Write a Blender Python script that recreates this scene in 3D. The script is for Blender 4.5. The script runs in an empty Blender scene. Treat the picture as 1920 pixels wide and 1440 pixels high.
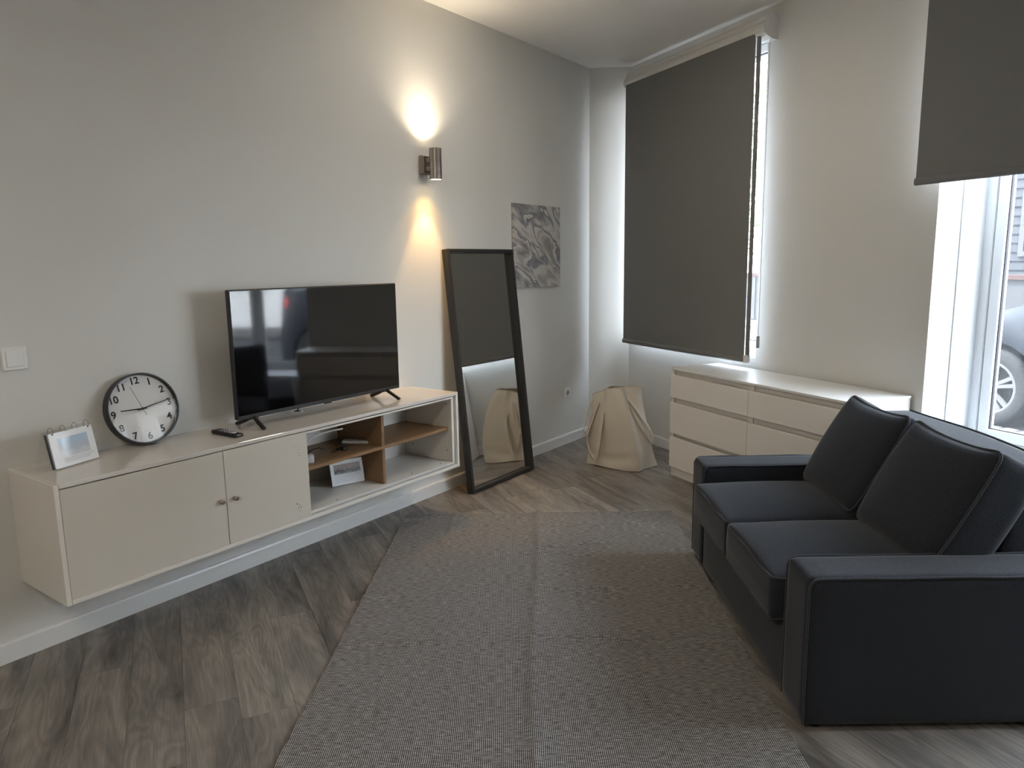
import bpy, math, random
from math import sin, cos, pi, radians, atan2, sqrt
from mathutils import Vector, Matrix

random.seed(7)
S = bpy.context.scene
COL = S.collection

# ------------------------------------------------------------------ camera
F_PX, YAW, PITCH, ROLL = 1364.7, -0.628, 0.1647, -0.0146
CAM = Vector((2.9161, 0.0, 1.3952))
fw = Vector((sin(YAW)*cos(PITCH), cos(YAW)*cos(PITCH), -sin(PITCH)))
rt = Vector((cos(YAW), -sin(YAW), 0.0))
up = rt.cross(fw)
r2 = cos(ROLL)*rt + sin(ROLL)*up
u2 = -sin(ROLL)*rt + cos(ROLL)*up
cd = bpy.data.cameras.new('camera')
cd.sensor_width = 36.0
cd.lens = 36.0*F_PX/1920.0
cd.clip_start = 0.02
cam = bpy.data.objects.new('camera', cd)
M = Matrix(((r2.x, u2.x, -fw.x), (r2.y, u2.y, -fw.y), (r2.z, u2.z, -fw.z))).to_4x4()
M.translation = CAM
cam.matrix_world = M
COL.objects.link(cam)
S.camera = cam

# ------------------------------------------------------------------ view, sky, sun
S.view_settings.view_transform = 'Standard'
S.view_settings.look = 'None'
S.view_settings.exposure = 1.47
S.view_settings.gamma = 1.0
S.view_settings.use_curve_mapping = False

SKY_STRENGTH = 8.6
world = bpy.data.worlds.new('sky')
S.world = world
world.use_nodes = True
wn, wl_ = world.node_tree.nodes, world.node_tree.links
bg = wn['Background']
tc = wn.new('ShaderNodeTexCoord')
sep = wn.new('ShaderNodeSeparateXYZ')
ramp = wn.new('ShaderNodeValToRGB')
ramp.color_ramp.elements[0].position = 0.0
ramp.color_ramp.elements[0].color = (0.95, 0.97, 1.0, 1)
ramp.color_ramp.elements[1].position = 0.7
ramp.color_ramp.elements[1].color = (0.74, 0.85, 1.0, 1)
wl_.new(tc.outputs['Generated'], sep.inputs[0])
wl_.new(sep.outputs['Z'], ramp.inputs[0])
wl_.new(ramp.outputs[0], bg.inputs['Color'])
bg.inputs['Strength'].default_value = SKY_STRENGTH

DY = 0.5071                                   # the window wall turns away from the left wall
A2 = Vector((cos(DY), -sin(DY), 0))           # along the window wall
B2 = Vector((sin(DY), cos(DY), 0))            # out through the window wall
ORG = Vector((1.0211, 4.3527, 0))             # front left foot of the dresser

def wp(s, t, z=0.0):
    return ORG + A2*s + B2*t + Vector((0, 0, z))

SUN_ENERGY = 7.0
sd = bpy.data.lights.new('sun', 'SUN')
sd.energy = SUN_ENERGY
sd.angle = radians(1.0)
sd.color = (1.0, 0.96, 0.9)
sun = bpy.data.objects.new('sun', sd)
el = radians(62)
sdir = (B2*cos(radians(18)) + A2*sin(radians(18)))*cos(el) + Vector((0, 0, -sin(el)))
sun.rotation_euler = sdir.to_track_quat('-Z', 'Y').to_euler()
sun.location = (2, -6, 12)
COL.objects.link(sun)

CEIL = 2.839
ROT_W = -DY

# ------------------------------------------------------------------ helpers
def srgb(r, g, b):
    f = lambda c: (c/255/12.92) if c/255 <= 0.04045 else ((c/255+0.055)/1.055)**2.4
    return (f(r), f(g), f(b), 1.0)

def mat(name, col, rough=0.5, metal=0.0, spec=0.5, bump=None, coat=0.0, vary=None, emis=None):
    m = bpy.data.materials.new(name)
    m.use_nodes = True
    n, l = m.node_tree.nodes, m.node_tree.links
    p = n['Principled BSDF']
    c = col if len(col) == 4 else (*col, 1)
    p.inputs['Base Color'].default_value = c
    p.inputs['Roughness'].default_value = rough
    p.inputs['Metallic'].default_value = metal
    p.inputs['Specular IOR Level'].default_value = spec
    p.inputs['Coat Weight'].default_value = coat
    if coat:
        p.inputs['Coat Roughness'].default_value = 0.06
    t = None
    if bump or vary:
        t = n.new('ShaderNodeTexCoord')
    if bump:
        sc, st, dist = bump
        nz = n.new('ShaderNodeTexNoise')
        nz.inputs['Scale'].default_value = sc
        nz.inputs['Detail'].default_value = 3
        b = n.new('ShaderNodeBump')
        b.inputs['Strength'].default_value = st
        b.inputs['Distance'].default_value = dist
        l.new(t.outputs['Object'], nz.inputs['Vector'])
        l.new(nz.outputs['Fac'], b.inputs['Height'])
        l.new(b.outputs[0], p.inputs['Normal'])
    if vary:
        sc, amt = vary
        nz = n.new('ShaderNodeTexNoise')
        nz.inputs['Scale'].default_value = sc
        nz.inputs['Detail'].default_value = 4
        mr = n.new('ShaderNodeMapRange')
        mr.inputs['To Min'].default_value = 1-amt
        mr.inputs['To Max'].default_value = 1+amt
        mx = n.new('ShaderNodeMix')
        mx.data_type = 'RGBA'
        mx.blend_type = 'MULTIPLY'
        mx.inputs['Factor'].default_value = 1
        mx.inputs[6].default_value = c
        l.new(t.outputs['Object'], nz.inputs['Vector'])
        l.new(nz.outputs['Fac'], mr.inputs[0])
        l.new(mr.outputs[0], mx.inputs[7])
        l.new(mx.outputs[2], p.inputs['Base Color'])
    if emis:
        p.inputs['Emission Color'].default_value = (*emis[0], 1)
        p.inputs['Emission Strength'].default_value = emis[1]
    return m

def glass_mat(name, tint=(0.95, 0.97, 0.97), gloss=0.06, rough=0.0, haze=0.0):
    m = bpy.data.materials.new(name)
    m.use_nodes = True
    n, l = m.node_tree.nodes, m.node_tree.links
    n.remove(n['Principled BSDF'])
    out = n['Material Output']
    tr = n.new('ShaderNodeBsdfTransparent')
    tr.inputs[0].default_value = (*tint, 1)
    gl = n.new('ShaderNodeBsdfGlossy')
    gl.inputs['Roughness'].default_value = rough
    # Schlick reflectance, the same from both sides of the sheet
    ior = 1.0+gloss*8
    f0 = ((ior-1)/(ior+1))**2
    lw = n.new('ShaderNodeLayerWeight')
    lw.inputs['Blend'].default_value = 0.5
    pw = n.new('ShaderNodeMath')
    pw.operation = 'POWER'
    pw.inputs[1].default_value = 5.0
    l.new(lw.outputs['Facing'], pw.inputs[0])
    ma = n.new('ShaderNodeMath')
    ma.operation = 'MULTIPLY_ADD'
    ma.inputs[1].default_value = 1-f0
    ma.inputs[2].default_value = f0
    l.new(pw.outputs[0], ma.inputs[0])
    mx = n.new('ShaderNodeMixShader')
    l.new(ma.outputs[0], mx.inputs[0])
    l.new(tr.outputs[0], mx.inputs[1])
    l.new(gl.outputs[0], mx.inputs[2])
    last = mx
    if haze:  # bright haze of the window view, painted into the pane as a pale veil
        df = n.new('ShaderNodeBsdfTranslucent')
        df.inputs[0].default_value = (0.85, 0.9, 1.0, 1)
        m2 = n.new('ShaderNodeMixShader')
        nz = n.new('ShaderNodeTexNoise')
        nz.inputs['Scale'].default_value = 9
        nz.inputs['Detail'].default_value = 6
        mr = n.new('ShaderNodeMapRange')
        mr.inputs['To Min'].default_value = haze*0.6
        mr.inputs['To Max'].default_value = haze*1.4
        l.new(nz.outputs['Fac'], mr.inputs[0])
        l.new(mr.outputs[0], m2.inputs[0])
        l.new(mx.outputs[0], m2.inputs[1])
        l.new(df.outputs[0], m2.inputs[2])
        last = m2
    l.new(last.outputs[0], out.inputs['Surface'])
    return m

class MB:
    def __init__(s):
        s.v, s.f = [], []

    def add(s, vs, fs):
        k = len(s.v)
        s.v += [tuple(p) for p in vs]
        s.f += [tuple(i+k for i in f) for f in fs]
        return s

    def box(s, x0, x1, y0, y1, z0, z1):
        return s.add([(x0, y0, z0), (x1, y0, z0), (x1, y1, z0), (x0, y1, z0), (x0, y0, z1), (x1, y0, z1), (x1, y1, z1), (x0, y1, z1)],
                     [(3, 2, 1, 0), (4, 5, 6, 7), (0, 1, 5, 4), (1, 2, 6, 5), (2, 3, 7, 6), (3, 0, 4, 7)])

    def bbox(s, x0, x1, y0, y1, z0, z1, c=0.002):
        """box with chamfered edges"""
        X, Y, Z = (x0, x1), (y0, y1), (z0, z1)
        c = min(c, (x1-x0)*.45, (y1-y0)*.45, (z1-z0)*.45)
        vs, idx = [], {}
        for i in (0, 1):
            for j in (0, 1):
                for k in (0, 1):
                    sx, sy, sz = (1-2*i)*c, (1-2*j)*c, (1-2*k)*c
                    for ax, p in enumerate(((X[i], Y[j]+sy, Z[k]+sz), (X[i]+sx, Y[j], Z[k]+sz), (X[i]+sx, Y[j]+sy, Z[k]))):
                        idx[i, j, k, ax] = len(vs)
                        vs.append(p)
        fs = []
        g = lambda i, j, k, a: idx[i, j, k, a]
        for i in (0, 1):
            q = [g(i, 0, 0, 0), g(i, 1, 0, 0), g(i, 1, 1, 0), g(i, 0, 1, 0)]
            fs.append(q if i else q[::-1])
            q = [g(0, i, 0, 1), g(0, i, 1, 1), g(1, i, 1, 1), g(1, i, 0, 1)]
            fs.append(q if i else q[::-1])
            q = [g(0, 0, i, 2), g(1, 0, i, 2), g(1, 1, i, 2), g(0, 1, i, 2)]
            fs.append(q if i else q[::-1])
        for i in (0, 1):
            for j in (0, 1):
                for (e, a1, a2) in (((lambda k: (i, j, k)), 0, 1), ((lambda k: (i, k, j)), 0, 2), ((lambda k: (k, i, j)), 1, 2)):
                    q = [g(*e(0), a1), g(*e(1), a1), g(*e(1), a2), g(*e(0), a2)]
                    fs.append(s._out(q, vs, ((x0+x1)/2, (y0+y1)/2, (z0+z1)/2)))
        for i in (0, 1):
            for j in (0, 1):
                for k in (0, 1):
                    fs.append(s._out([g(i, j, k, 0), g(i, j, k, 1), g(i, j, k, 2)], vs, ((x0+x1)/2, (y0+y1)/2, (z0+z1)/2)))
        return s.add(vs, fs)

    def _out(s, q, vs, c):
        a, b, d = (Vector(vs[q[0]]), Vector(vs[q[1]]), Vector(vs[q[2]]))
        n = (b-a).cross(d-a)
        m = sum((Vector(vs[i]) for i in q), Vector())/len(q) - Vector(c)
        return q if n.dot(m) > 0 else q[::-1]

    def cyl(s, p0, p1, r0, r1=None, n=20, caps=True):
        r1 = r0 if r1 is None else r1
        p0, p1 = Vector(p0), Vector(p1)
        d = (p1-p0).normalized()
        e = d.orthogonal().normalized()
        g = d.cross(e)
        vs = []
        for p, r in ((p0, r0), (p1, r1)):
            for i in range(n):
                t = 2*pi*i/n
                vs.append(p+e*r*cos(t)+g*r*sin(t))
        fs = [(i, (i+1) % n, n+(i+1) % n, n+i) for i in range(n)]
        if caps:
            fs += [tuple(range(n))[::-1], tuple(range(n, 2*n))]
        return s.add(vs, fs)

    def tube(s, path, r, n=8, closed=False):
        P = [Vector(p) for p in path]
        m = len(P)
        vs, fs = [], []
        prev = None
        for i in range(m):
            if closed:
                d = P[(i+1) % m]-P[i-1]
            else:
                d = P[min(i+1, m-1)]-P[max(i-1, 0)]
            d.normalize()
            if prev is None:
                e = d.orthogonal().normalized()
            else:
                e = (prev-d*prev.dot(d))
                e = e.normalized() if e.length > 1e-6 else d.orthogonal().normalized()
            prev = e
            g = d.cross(e)
            for k in range(n):
                t = 2*pi*k/n
                vs.append(P[i]+e*r*cos(t)+g*r*sin(t))
        rng = m if closed else m-1
        for i in range(rng):
            j = (i+1) % m
            for k in range(n):
                fs.append((i*n+k, i*n+(k+1) % n, j*n+(k+1) % n, j*n+k))
        if not closed:
            fs += [tuple(range(n))[::-1], tuple(range((m-1)*n, m*n))]
        return s.add(vs, fs)

    def ribbon(s, path, side, w, th):
        """flat strap along path; side = width direction (vector or list)"""
        P = [Vector(p) for p in path]
        m = len(P)
        vs, fs = [], []
        for i in range(m):
            d = (P[min(i+1, m-1)]-P[max(i-1, 0)]).normalized()
            sv = Vector(side[i] if isinstance(side, list) else side)
            sv = (sv-d*sv.dot(d)).normalized()
            nn = d.cross(sv)
            for a, b in ((-1, -1), (1, -1), (1, 1), (-1, 1)):
                vs.append(P[i]+sv*a*w/2+nn*b*th/2)
        for i in range(m-1):
            for k in range(4):
                fs.append((i*4+k, i*4+(k+1) % 4, i*4+4+(k+1) % 4, i*4+4+k))
        fs += [(3, 2, 1, 0), tuple(range((m-1)*4, m*4))]
        return s.add(vs, fs)

    def prism(s, pts, h0, h1, axis='z'):
        """polygon pts (2-D) extruded from h0 to h1 along an axis"""
        n = len(pts)
        mk = {'z': lambda p, h: (p[0], p[1], h), 'y': lambda p, h: (p[0], h, p[1]), 'x': lambda p, h: (h, p[0], p[1])}[axis]
        vs = [mk(p, h0) for p in pts]+[mk(p, h1) for p in pts]
        fs = [tuple(range(n))[::-1], tuple(range(n, 2*n))]+[(i, (i+1) % n, n+(i+1) % n, n+i) for i in range(n)]
        return s.add(vs, fs)

    def grid(s, nu, nv, fn):
        vs = [fn(i/nu, j/nv) for j in range(nv+1) for i in range(nu+1)]
        fs = [(j*(nu+1)+i, j*(nu+1)+i+1, (j+1)*(nu+1)+i+1, (j+1)*(nu+1)+i) for j in range(nv) for i in range(nu)]
        return s.add(vs, fs)

    def rbox(s, x0, x1, y0, y1, z0, z1, r, n=12, fn=None):
        """rounded box, optional deform fn(x,y,z, cx,cy,cz) with c in -1..1"""
        cx, cy, cz = (x0+x1)/2, (y0+y1)/2, (z0+z1)/2
        h = Vector(((x1-x0)/2, (y1-y0)/2, (z1-z0)/2))
        # grid parameter, denser near the ends
        par = [-1+2*i/n for i in range(n+1)]
        par = [math.copysign(1-(1-abs(p))**1.6, p) for p in par]
        vs, fs, key = [], [], {}
        def vid(p):
            k = tuple(round(c, 5) for c in p)
            if k not in key:
                q = Vector((p[0]*h.x, p[1]*h.y, p[2]*h.z))
                inn = Vector([max(-(h[i]-r), min(h[i]-r, q[i])) for i in range(3)])
                d = q-inn
                if d.length > 1e-9:
                    q = inn+d.normalized()*r
                w = Vector((cx, cy, cz))+q
                if fn:
                    w = fn(w.x, w.y, w.z, q.x/h.x, q.y/h.y, q.z/h.z)
                key[k] = len(vs)
                vs.append(tuple(w))
            return key[k]
        for ax in range(3):
            for sg in (-1, 1):
                for i in range(n):
                    for j in range(n):
                        q = []
                        for a, b in ((i, j), (i+1, j), (i+1, j+1), (i, j+1)):
                            p = [0, 0, 0]
                            p[ax] = sg
                            p[(ax+1) % 3] = par[a]
                            p[(ax+2) % 3] = par[b]
                            q.append(vid(p))
                        fs.append(tuple(q) if sg > 0 else tuple(q[::-1]))
        return s.add(vs, fs)

    def build(s, name, m=None, parent=None, smooth=None, loc=None, rotz=0.0):
        me = bpy.data.meshes.new(name)
        me.from_pydata(s.v, [], s.f)
        me.update()
        if smooth is not None:
            me.polygons.foreach_set('use_smooth', [True]*len(me.polygons))
            if smooth < 180:
                me.set_sharp_from_angle(angle=radians(smooth))
        o = bpy.data.objects.new(name, me)
        COL.objects.link(o)
        if m:
            me.materials.append(m)
        if parent:
            o.parent = parent
        if loc is not None:
            o.location = loc
        o.rotation_euler.z = rotz
        return o

def tag(o, label=None, cat=None, group=None, kind=None):
    if label:
        o['label'] = label
    if cat:
        o['category'] = cat
    if group:
        o['group'] = group
    if kind:
        o['kind'] = kind
    return o

def thing(name, label, cat, loc=(0, 0, 0), rotz=0.0, group=None):
    o = bpy.data.objects.new(name, None)
    o.empty_display_size = 0.1
    COL.objects.link(o)
    o.location = loc
    o.rotation_euler.z = rotz
    return tag(o, label, cat, group)

def box(name, m, parent, *d, c=0.0015):
    return MB().bbox(*d, c=c).build(name, m, parent)

def text_mesh(txt, size, extrude=0.0004):
    cu = bpy.data.curves.new('glyph', 'FONT')
    cu.body = txt
    cu.size = size
    cu.extrude = extrude
    cu.offset = size*0.022
    cu.align_x = 'CENTER'
    cu.align_y = 'CENTER'
    ob = bpy.data.objects.new('glyph', cu)
    COL.objects.link(ob)
    dg = bpy.context.evaluated_depsgraph_get()
    me = bpy.data.meshes.new_from_object(ob.evaluated_get(dg))
    bpy.data.objects.remove(ob)
    return me

def copy_tree(o, parent=None):
    c = o.copy()
    COL.objects.link(c)
    c.parent = parent
    for ch in list(o.children):
        copy_tree(ch, c)
    return c

# ------------------------------------------------------------------ materials
M_wall = mat('wall_paint', (0.67, 0.655, 0.62), 0.55, bump=(260, 0.12, 0.002))
M_ceil = mat('ceiling_paint', (0.86, 0.835, 0.79), 0.6, bump=(200, 0.08, 0.002))
M_base = mat('baseboard_lacquer', (0.74, 0.73, 0.70), 0.3)
M_pvc = mat('white_window_frame', (0.78, 0.79, 0.80), 0.35)
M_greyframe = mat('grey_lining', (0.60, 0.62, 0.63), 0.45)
M_gasket = mat('black_gasket', (0.03, 0.03, 0.035), 0.6)
M_lacq = mat('cabinet_lacquer', (0.76, 0.72, 0.65), 0.12, coat=0.4)
M_lacq_top = mat('cabinet_top_gloss', (0.70, 0.66, 0.60), 0.03, spec=0.9)
M_lacq_in = mat('cabinet_inside', (0.68, 0.66, 0.62), 0.35)
M_door = mat('cabinet_door_lacquer', (0.63, 0.58, 0.505), 0.3)
M_dresser = mat('dresser_white', (0.86, 0.81, 0.74), 0.33)
M_dresser_top = mat('dresser_top_white', (0.82, 0.81, 0.78), 0.3)
M_gap = mat('dresser_recess', (0.80, 0.76, 0.69), 0.5)
M_black = mat('black_plastic', (0.012, 0.012, 0.013), 0.35)
M_bezel = mat('tv_bezel', (0.012, 0.012, 0.013), 0.4)
M_screen = mat('tv_screen', (0.004, 0.004, 0.005), 0.045, spec=0.9)
M_mirrorframe = mat('mirror_frame_black', (0.018, 0.017, 0.016), 0.45, vary=(40, 0.2))
M_mirror = mat('mirror_silver', (0.80, 0.81, 0.80), 0.008, metal=1.0)
M_nickel = mat('brushed_nickel', (0.42, 0.37, 0.33), 0.34, metal=1.0)
M_chrome = mat('chrome', (0.75, 0.75, 0.76), 0.15, metal=1.0)
M_hole = mat('hole_black', (0.01, 0.01, 0.01), 0.9)
M_whiteplastic = mat('white_plastic', (0.78, 0.77, 0.74), 0.3)
M_greykeys = mat('grey_keys', (0.35, 0.35, 0.36), 0.5)
M_acrylic = glass_mat('clear_acrylic', (0.98, 0.985, 0.985), 0.05)
M_glass = glass_mat('window_glass', (0.94, 0.96, 0.97), 0.06, haze=0.006)
M_clockglass = glass_mat('clock_glass', (0.97, 0.97, 0.97), 0.03)
M_backing = mat('blind_backing', (0.80, 0.80, 0.80), 0.7)
M_blind_white = mat('blind_white_plastic', (0.72, 0.70, 0.67), 0.4)

def fabric(name, c1, c2, scale, bump, rough=0.95, sheen=0.15, spec=0.2):
    """weave: two thread directions in object space, dark gaps between them"""
    m = bpy.data.materials.new(name)
    m.use_nodes = True
    n, l = m.node_tree.nodes, m.node_tree.links
    p = n['Principled BSDF']
    p.inputs['Roughness'].default_value = rough
    p.inputs['Specular IOR Level'].default_value = spec
    p.inputs['Sheen Weight'].default_value = sheen
    p.inputs['Sheen Roughness'].default_value = 0.4
    t = n.new('ShaderNodeTexCoord')
    nz = n.new('ShaderNodeTexNoise')
    nz.inputs['Scale'].default_value = scale
    nz.inputs['Detail'].default_value = 2
    mp = n.new('ShaderNodeMapping')
    mp.inputs['Scale'].default_value = (1, 1, 1.9)
    l.new(t.outputs['Object'], mp.inputs[0])
    l.new(mp.outputs[0], nz.inputs['Vector'])
    r = n.new('ShaderNodeValToRGB')
    r.color_ramp.elements[0].position = 0.35
    r.color_ramp.elements[1].position = 0.68
    r.color_ramp.elements[0].color = (*c1, 1)
    r.color_ramp.elements[1].color = (*c2, 1)
    l.new(nz.outputs['Fac'], r.inputs[0])
    l.new(r.outputs[0], p.inputs['Base Color'])
    b = n.new('ShaderNodeBump')
    b.inputs['Strength'].default_value = bump
    b.inputs['Distance'].default_value = 0.002
    l.new(nz.outputs['Fac'], b.inputs['Height'])
    l.new(b.outputs[0], p.inputs['Normal'])
    return m

M_sofa = fabric('sofa_charcoal', (0.009, 0.0102, 0.013), (0.052, 0.057, 0.068), 650, 0.3, sheen=0.2, spec=0.06)
M_piping = fabric('sofa_piping', (0.022, 0.025, 0.03), (0.06, 0.065, 0.075), 500, 0.3, sheen=0.25)
M_blind = fabric('blind_grey', (0.172, 0.173, 0.169), (0.225, 0.226, 0.221), 700, 0.15, rough=0.8, sheen=0.0)
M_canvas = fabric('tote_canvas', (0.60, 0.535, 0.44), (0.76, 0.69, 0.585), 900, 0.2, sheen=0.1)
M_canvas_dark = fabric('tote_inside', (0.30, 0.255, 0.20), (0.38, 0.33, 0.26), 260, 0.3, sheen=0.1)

def wood_floor():
    m = bpy.data.materials.new('grey_oak_plank')
    m.use_nodes = True
    n, l = m.node_tree.nodes, m.node_tree.links
    p = n['Principled BSDF']
    t = n.new('ShaderNodeTexCoord')
    oi = n.new('ShaderNodeObjectInfo')
    off = n.new('ShaderNodeVectorMath')
    off.operation = 'SCALE'
    cmb = n.new('ShaderNodeCombineXYZ')
    cmb.inputs[0].default_value = 37.0
    cmb.inputs[1].default_value = 19.0
    cmb.inputs[2].default_value = 53.0
    l.new(cmb.outputs[0], off.inputs[0])
    l.new(oi.outputs['Random'], off.inputs['Scale'])
    add = n.new('ShaderNodeVectorMath')
    add.operation = 'ADD'
    l.new(t.outputs['Object'], add.inputs[0])
    l.new(off.outputs[0], add.inputs[1])
    # large soft figure, stretched along the plank
    mp = n.new('ShaderNodeMapping')
    mp.inputs['Scale'].default_value = (1.1, 6.0, 1.0)
    l.new(add.outputs[0], mp.inputs[0])
    big = n.new('ShaderNodeTexNoise')
    big.inputs['Scale'].default_value = 1.6
    big.inputs['Detail'].default_value = 5
    big.inputs['Roughness'].default_value = 0.55
    big.inputs['Distortion'].default_value = 0.7
    l.new(mp.outputs[0], big.inputs['Vector'])
    # cathedral grain : contour rings of a stretched noise
    mp2 = n.new('ShaderNodeMapping')
    mp2.inputs['Scale'].default_value = (1.3, 6.5, 1.0)
    l.new(add.outputs[0], mp2.inputs[0])
    ring = n.new('ShaderNodeTexNoise')
    ring.inputs['Scale'].default_value = 1.1
    ring.inputs['Detail'].default_value = 2.5
    ring.inputs['Distortion'].default_value = 0.4
    l.new(mp2.outputs[0], ring.inputs['Vector'])
    mul = n.new('ShaderNodeMath')
    mul.operation = 'MULTIPLY'
    mul.inputs[1].default_value = 85.0
    l.new(ring.outputs['Fac'], mul.inputs[0])
    sn = n.new('ShaderNodeMath')
    sn.operation = 'SINE'
    l.new(mul.outputs[0], sn.inputs[0])
    # fine fibres
    mp3 = n.new('ShaderNodeMapping')
    mp3.inputs['Scale'].default_value = (6, 150, 1)
    l.new(add.outputs[0], mp3.inputs[0])
    fine = n.new('ShaderNodeTexNoise')
    fine.inputs['Scale'].default_value = 1.5
    fine.inputs['Detail'].default_value = 4
    l.new(mp3.outputs[0], fine.inputs['Vector'])
    r = n.new('ShaderNodeValToRGB')
    cr = r.color_ramp
    cr.elements[0].position = 0.30
    cr.elements[0].color = (0.088, 0.080, 0.072, 1)
    cr.elements[1].position = 0.72
    cr.elements[1].color = (0.30, 0.263, 0.228, 1)
    e = cr.elements.new(0.45)
    e.color = (0.18, 0.161, 0.142, 1)
    e = cr.elements.new(0.56)
    e.color = (0.242, 0.213, 0.186, 1)
    l.new(big.outputs['Fac'], r.inputs[0])
    def mult(a, fac_socket, lo, hi, imin=0.0, imax=1.0):
        mr = n.new('ShaderNodeMapRange')
        mr.inputs['From Min'].default_value = imin
        mr.inputs['From Max'].default_value = imax
        mr.inputs['To Min'].default_value = lo
        mr.inputs['To Max'].default_value = hi
        l.new(fac_socket, mr.inputs[0])
        mx = n.new('ShaderNodeMix')
        mx.data_type = 'RGBA'
        mx.blend_type = 'MULTIPLY'
        mx.inputs['Factor'].default_value = 1
        l.new(a, mx.inputs[6])
        l.new(mr.outputs[0], mx.inputs[7])
        return mx.outputs[2]
    c = mult(r.outputs[0], sn.outputs[0], 0.84, 1.06, -1, 1)
    c = mult(c, fine.outputs['Fac'], 0.80, 1.20, 0.25, 0.75)
    c = mult(c, oi.outputs['Random'], 0.88, 1.12)
    l.new(c, p.inputs['Base Color'])
    p.inputs['Roughness'].default_value = 0.42
    p.inputs['Specular IOR Level'].default_value = 0.4
    b = n.new('ShaderNodeBump')
    b.inputs['Strength'].default_value = 0.25
    b.inputs['Distance'].default_value = 0.001
    l.new(fine.outputs['Fac'], b.inputs['Height'])
    l.new(b.outputs[0], p.inputs['Normal'])
    return m
M_plank = wood_floor()
M_joint = mat('plank_joint', (0.09, 0.08, 0.07), 0.7)

def wood_brown():
    m = bpy.data.materials.new('oak_veneer')
    m.use_nodes = True
    n, l = m.node_tree.nodes, m.node_tree.links
    p = n['Principled BSDF']
    t = n.new('ShaderNodeTexCoord')
    mp = n.new('ShaderNodeMapping')
    mp.inputs['Scale'].default_value = (60, 3, 60)
    nz = n.new('ShaderNodeTexNoise')
    nz.inputs['Scale'].default_value = 2
    nz.inputs['Detail'].default_value = 5
    r = n.new('ShaderNodeValToRGB')
    r.color_ramp.elements[0].position = 0.3
    r.color_ramp.elements[0].color = (0.20, 0.115, 0.055, 1)
    r.color_ramp.elements[1].position = 0.7
    r.color_ramp.elements[1].color = (0.30, 0.18, 0.09, 1)
    l.new(t.outputs['Object'], mp.inputs[0])
    l.new(mp.outputs[0], nz.inputs['Vector'])
    l.new(nz.outputs['Fac'], r.inputs[0])
    l.new(r.outputs[0], p.inputs['Base Color'])
    p.inputs['Roughness'].default_value = 0.45
    return m
M_oak = wood_brown()

def rug_mat():
    m = bpy.data.materials.new('rug_weave')
    m.use_nodes = True
    n, l = m.node_tree.nodes, m.node_tree.links
    p = n['Principled BSDF']
    p.inputs['Roughness'].default_value = 0.95
    p.inputs['Specular IOR Level'].default_value = 0.1
    t = n.new('ShaderNodeTexCoord')
    sp = n.new('ShaderNodeSeparateXYZ')
    l.new(t.outputs['Object'], sp.inputs[0])
    def math_(op, a, b=None):
        q = n.new('ShaderNodeMath')
        q.operation = op
        for i, v in enumerate((a, b)):
            if v is None:
                continue
            if isinstance(v, (int, float)):
                q.inputs[i].default_value = v
            else:
                l.new(v, q.inputs[i])
        return q.outputs[0]
    # warp threads run along the rug (local y), 5.6 mm apart
    wob = n.new('ShaderNodeTexNoise')
    wob.inputs['Scale'].default_value = 7
    wob.inputs['Detail'].default_value = 2
    l.new(t.outputs['Object'], wob.inputs['Vector'])
    xw = math_('ADD', sp.outputs['X'], math_('MULTIPLY', wob.outputs['Fac'], 0.006))
    st = math_('SINE', math_('MULTIPLY', xw, 2*pi/0.0058))
    # weft rows
    ro = math_('SINE', math_('MULTIPLY', sp.outputs['Y'], 2*pi/0.0052))
    mp = n.new('ShaderNodeMapping')
    mp.inputs['Scale'].default_value = (34, 190, 1)
    l.new(t.outputs['Object'], mp.inputs[0])
    nz = n.new('ShaderNodeTexNoise')
    nz.inputs['Scale'].default_value = 1.0
    nz.inputs['Detail'].default_value = 3
    l.new(mp.outputs[0], nz.inputs['Vector'])
    v = math_('ADD', math_('MULTIPLY', st, 0.36), math_('MULTIPLY', math_('SUBTRACT', nz.outputs['Fac'], 0.5), 1.0))
    v = math_('ADD', v, math_('MULTIPLY', ro, 0.10))
    v = math_('ADD', v, 0.5)
    r = n.new('ShaderNodeValToRGB')
    cr = r.color_ramp
    cr.elements[0].position = 0.12
    cr.elements[0].color = (0.030, 0.029, 0.028, 1)
    cr.elements[1].position = 0.92
    cr.elements[1].color = (0.48, 0.455, 0.43, 1)
    e = cr.elements.new(0.52)
    e.color = (0.175, 0.165, 0.158, 1)
    l.new(v, r.inputs[0])
    l.new(r.outputs[0], p.inputs['Base Color'])
    b = n.new('ShaderNodeBump')
    b.inputs['Strength'].default_value = 0.4
    b.inputs['Distance'].default_value = 0.002
    l.new(v, b.inputs['Height'])
    l.new(b.outputs[0], p.inputs['Normal'])
    return m
M_rug = rug_mat()

# ------------------------------------------------------------------ room shell
C1 = Vector((0.0, 5.075, 0))
C2 = wp(-1.08, 0.41)
S_END = 4.6
C3 = wp(S_END, 0.41)
BACK = -2.2
ROOM = [Vector((0, BACK, 0)), Vector((C3.x, BACK, 0)), C3, C2, C1]   # counter-clockwise

def struct(o, label, cat):
    return tag(o, label, cat, kind='structure')

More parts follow.
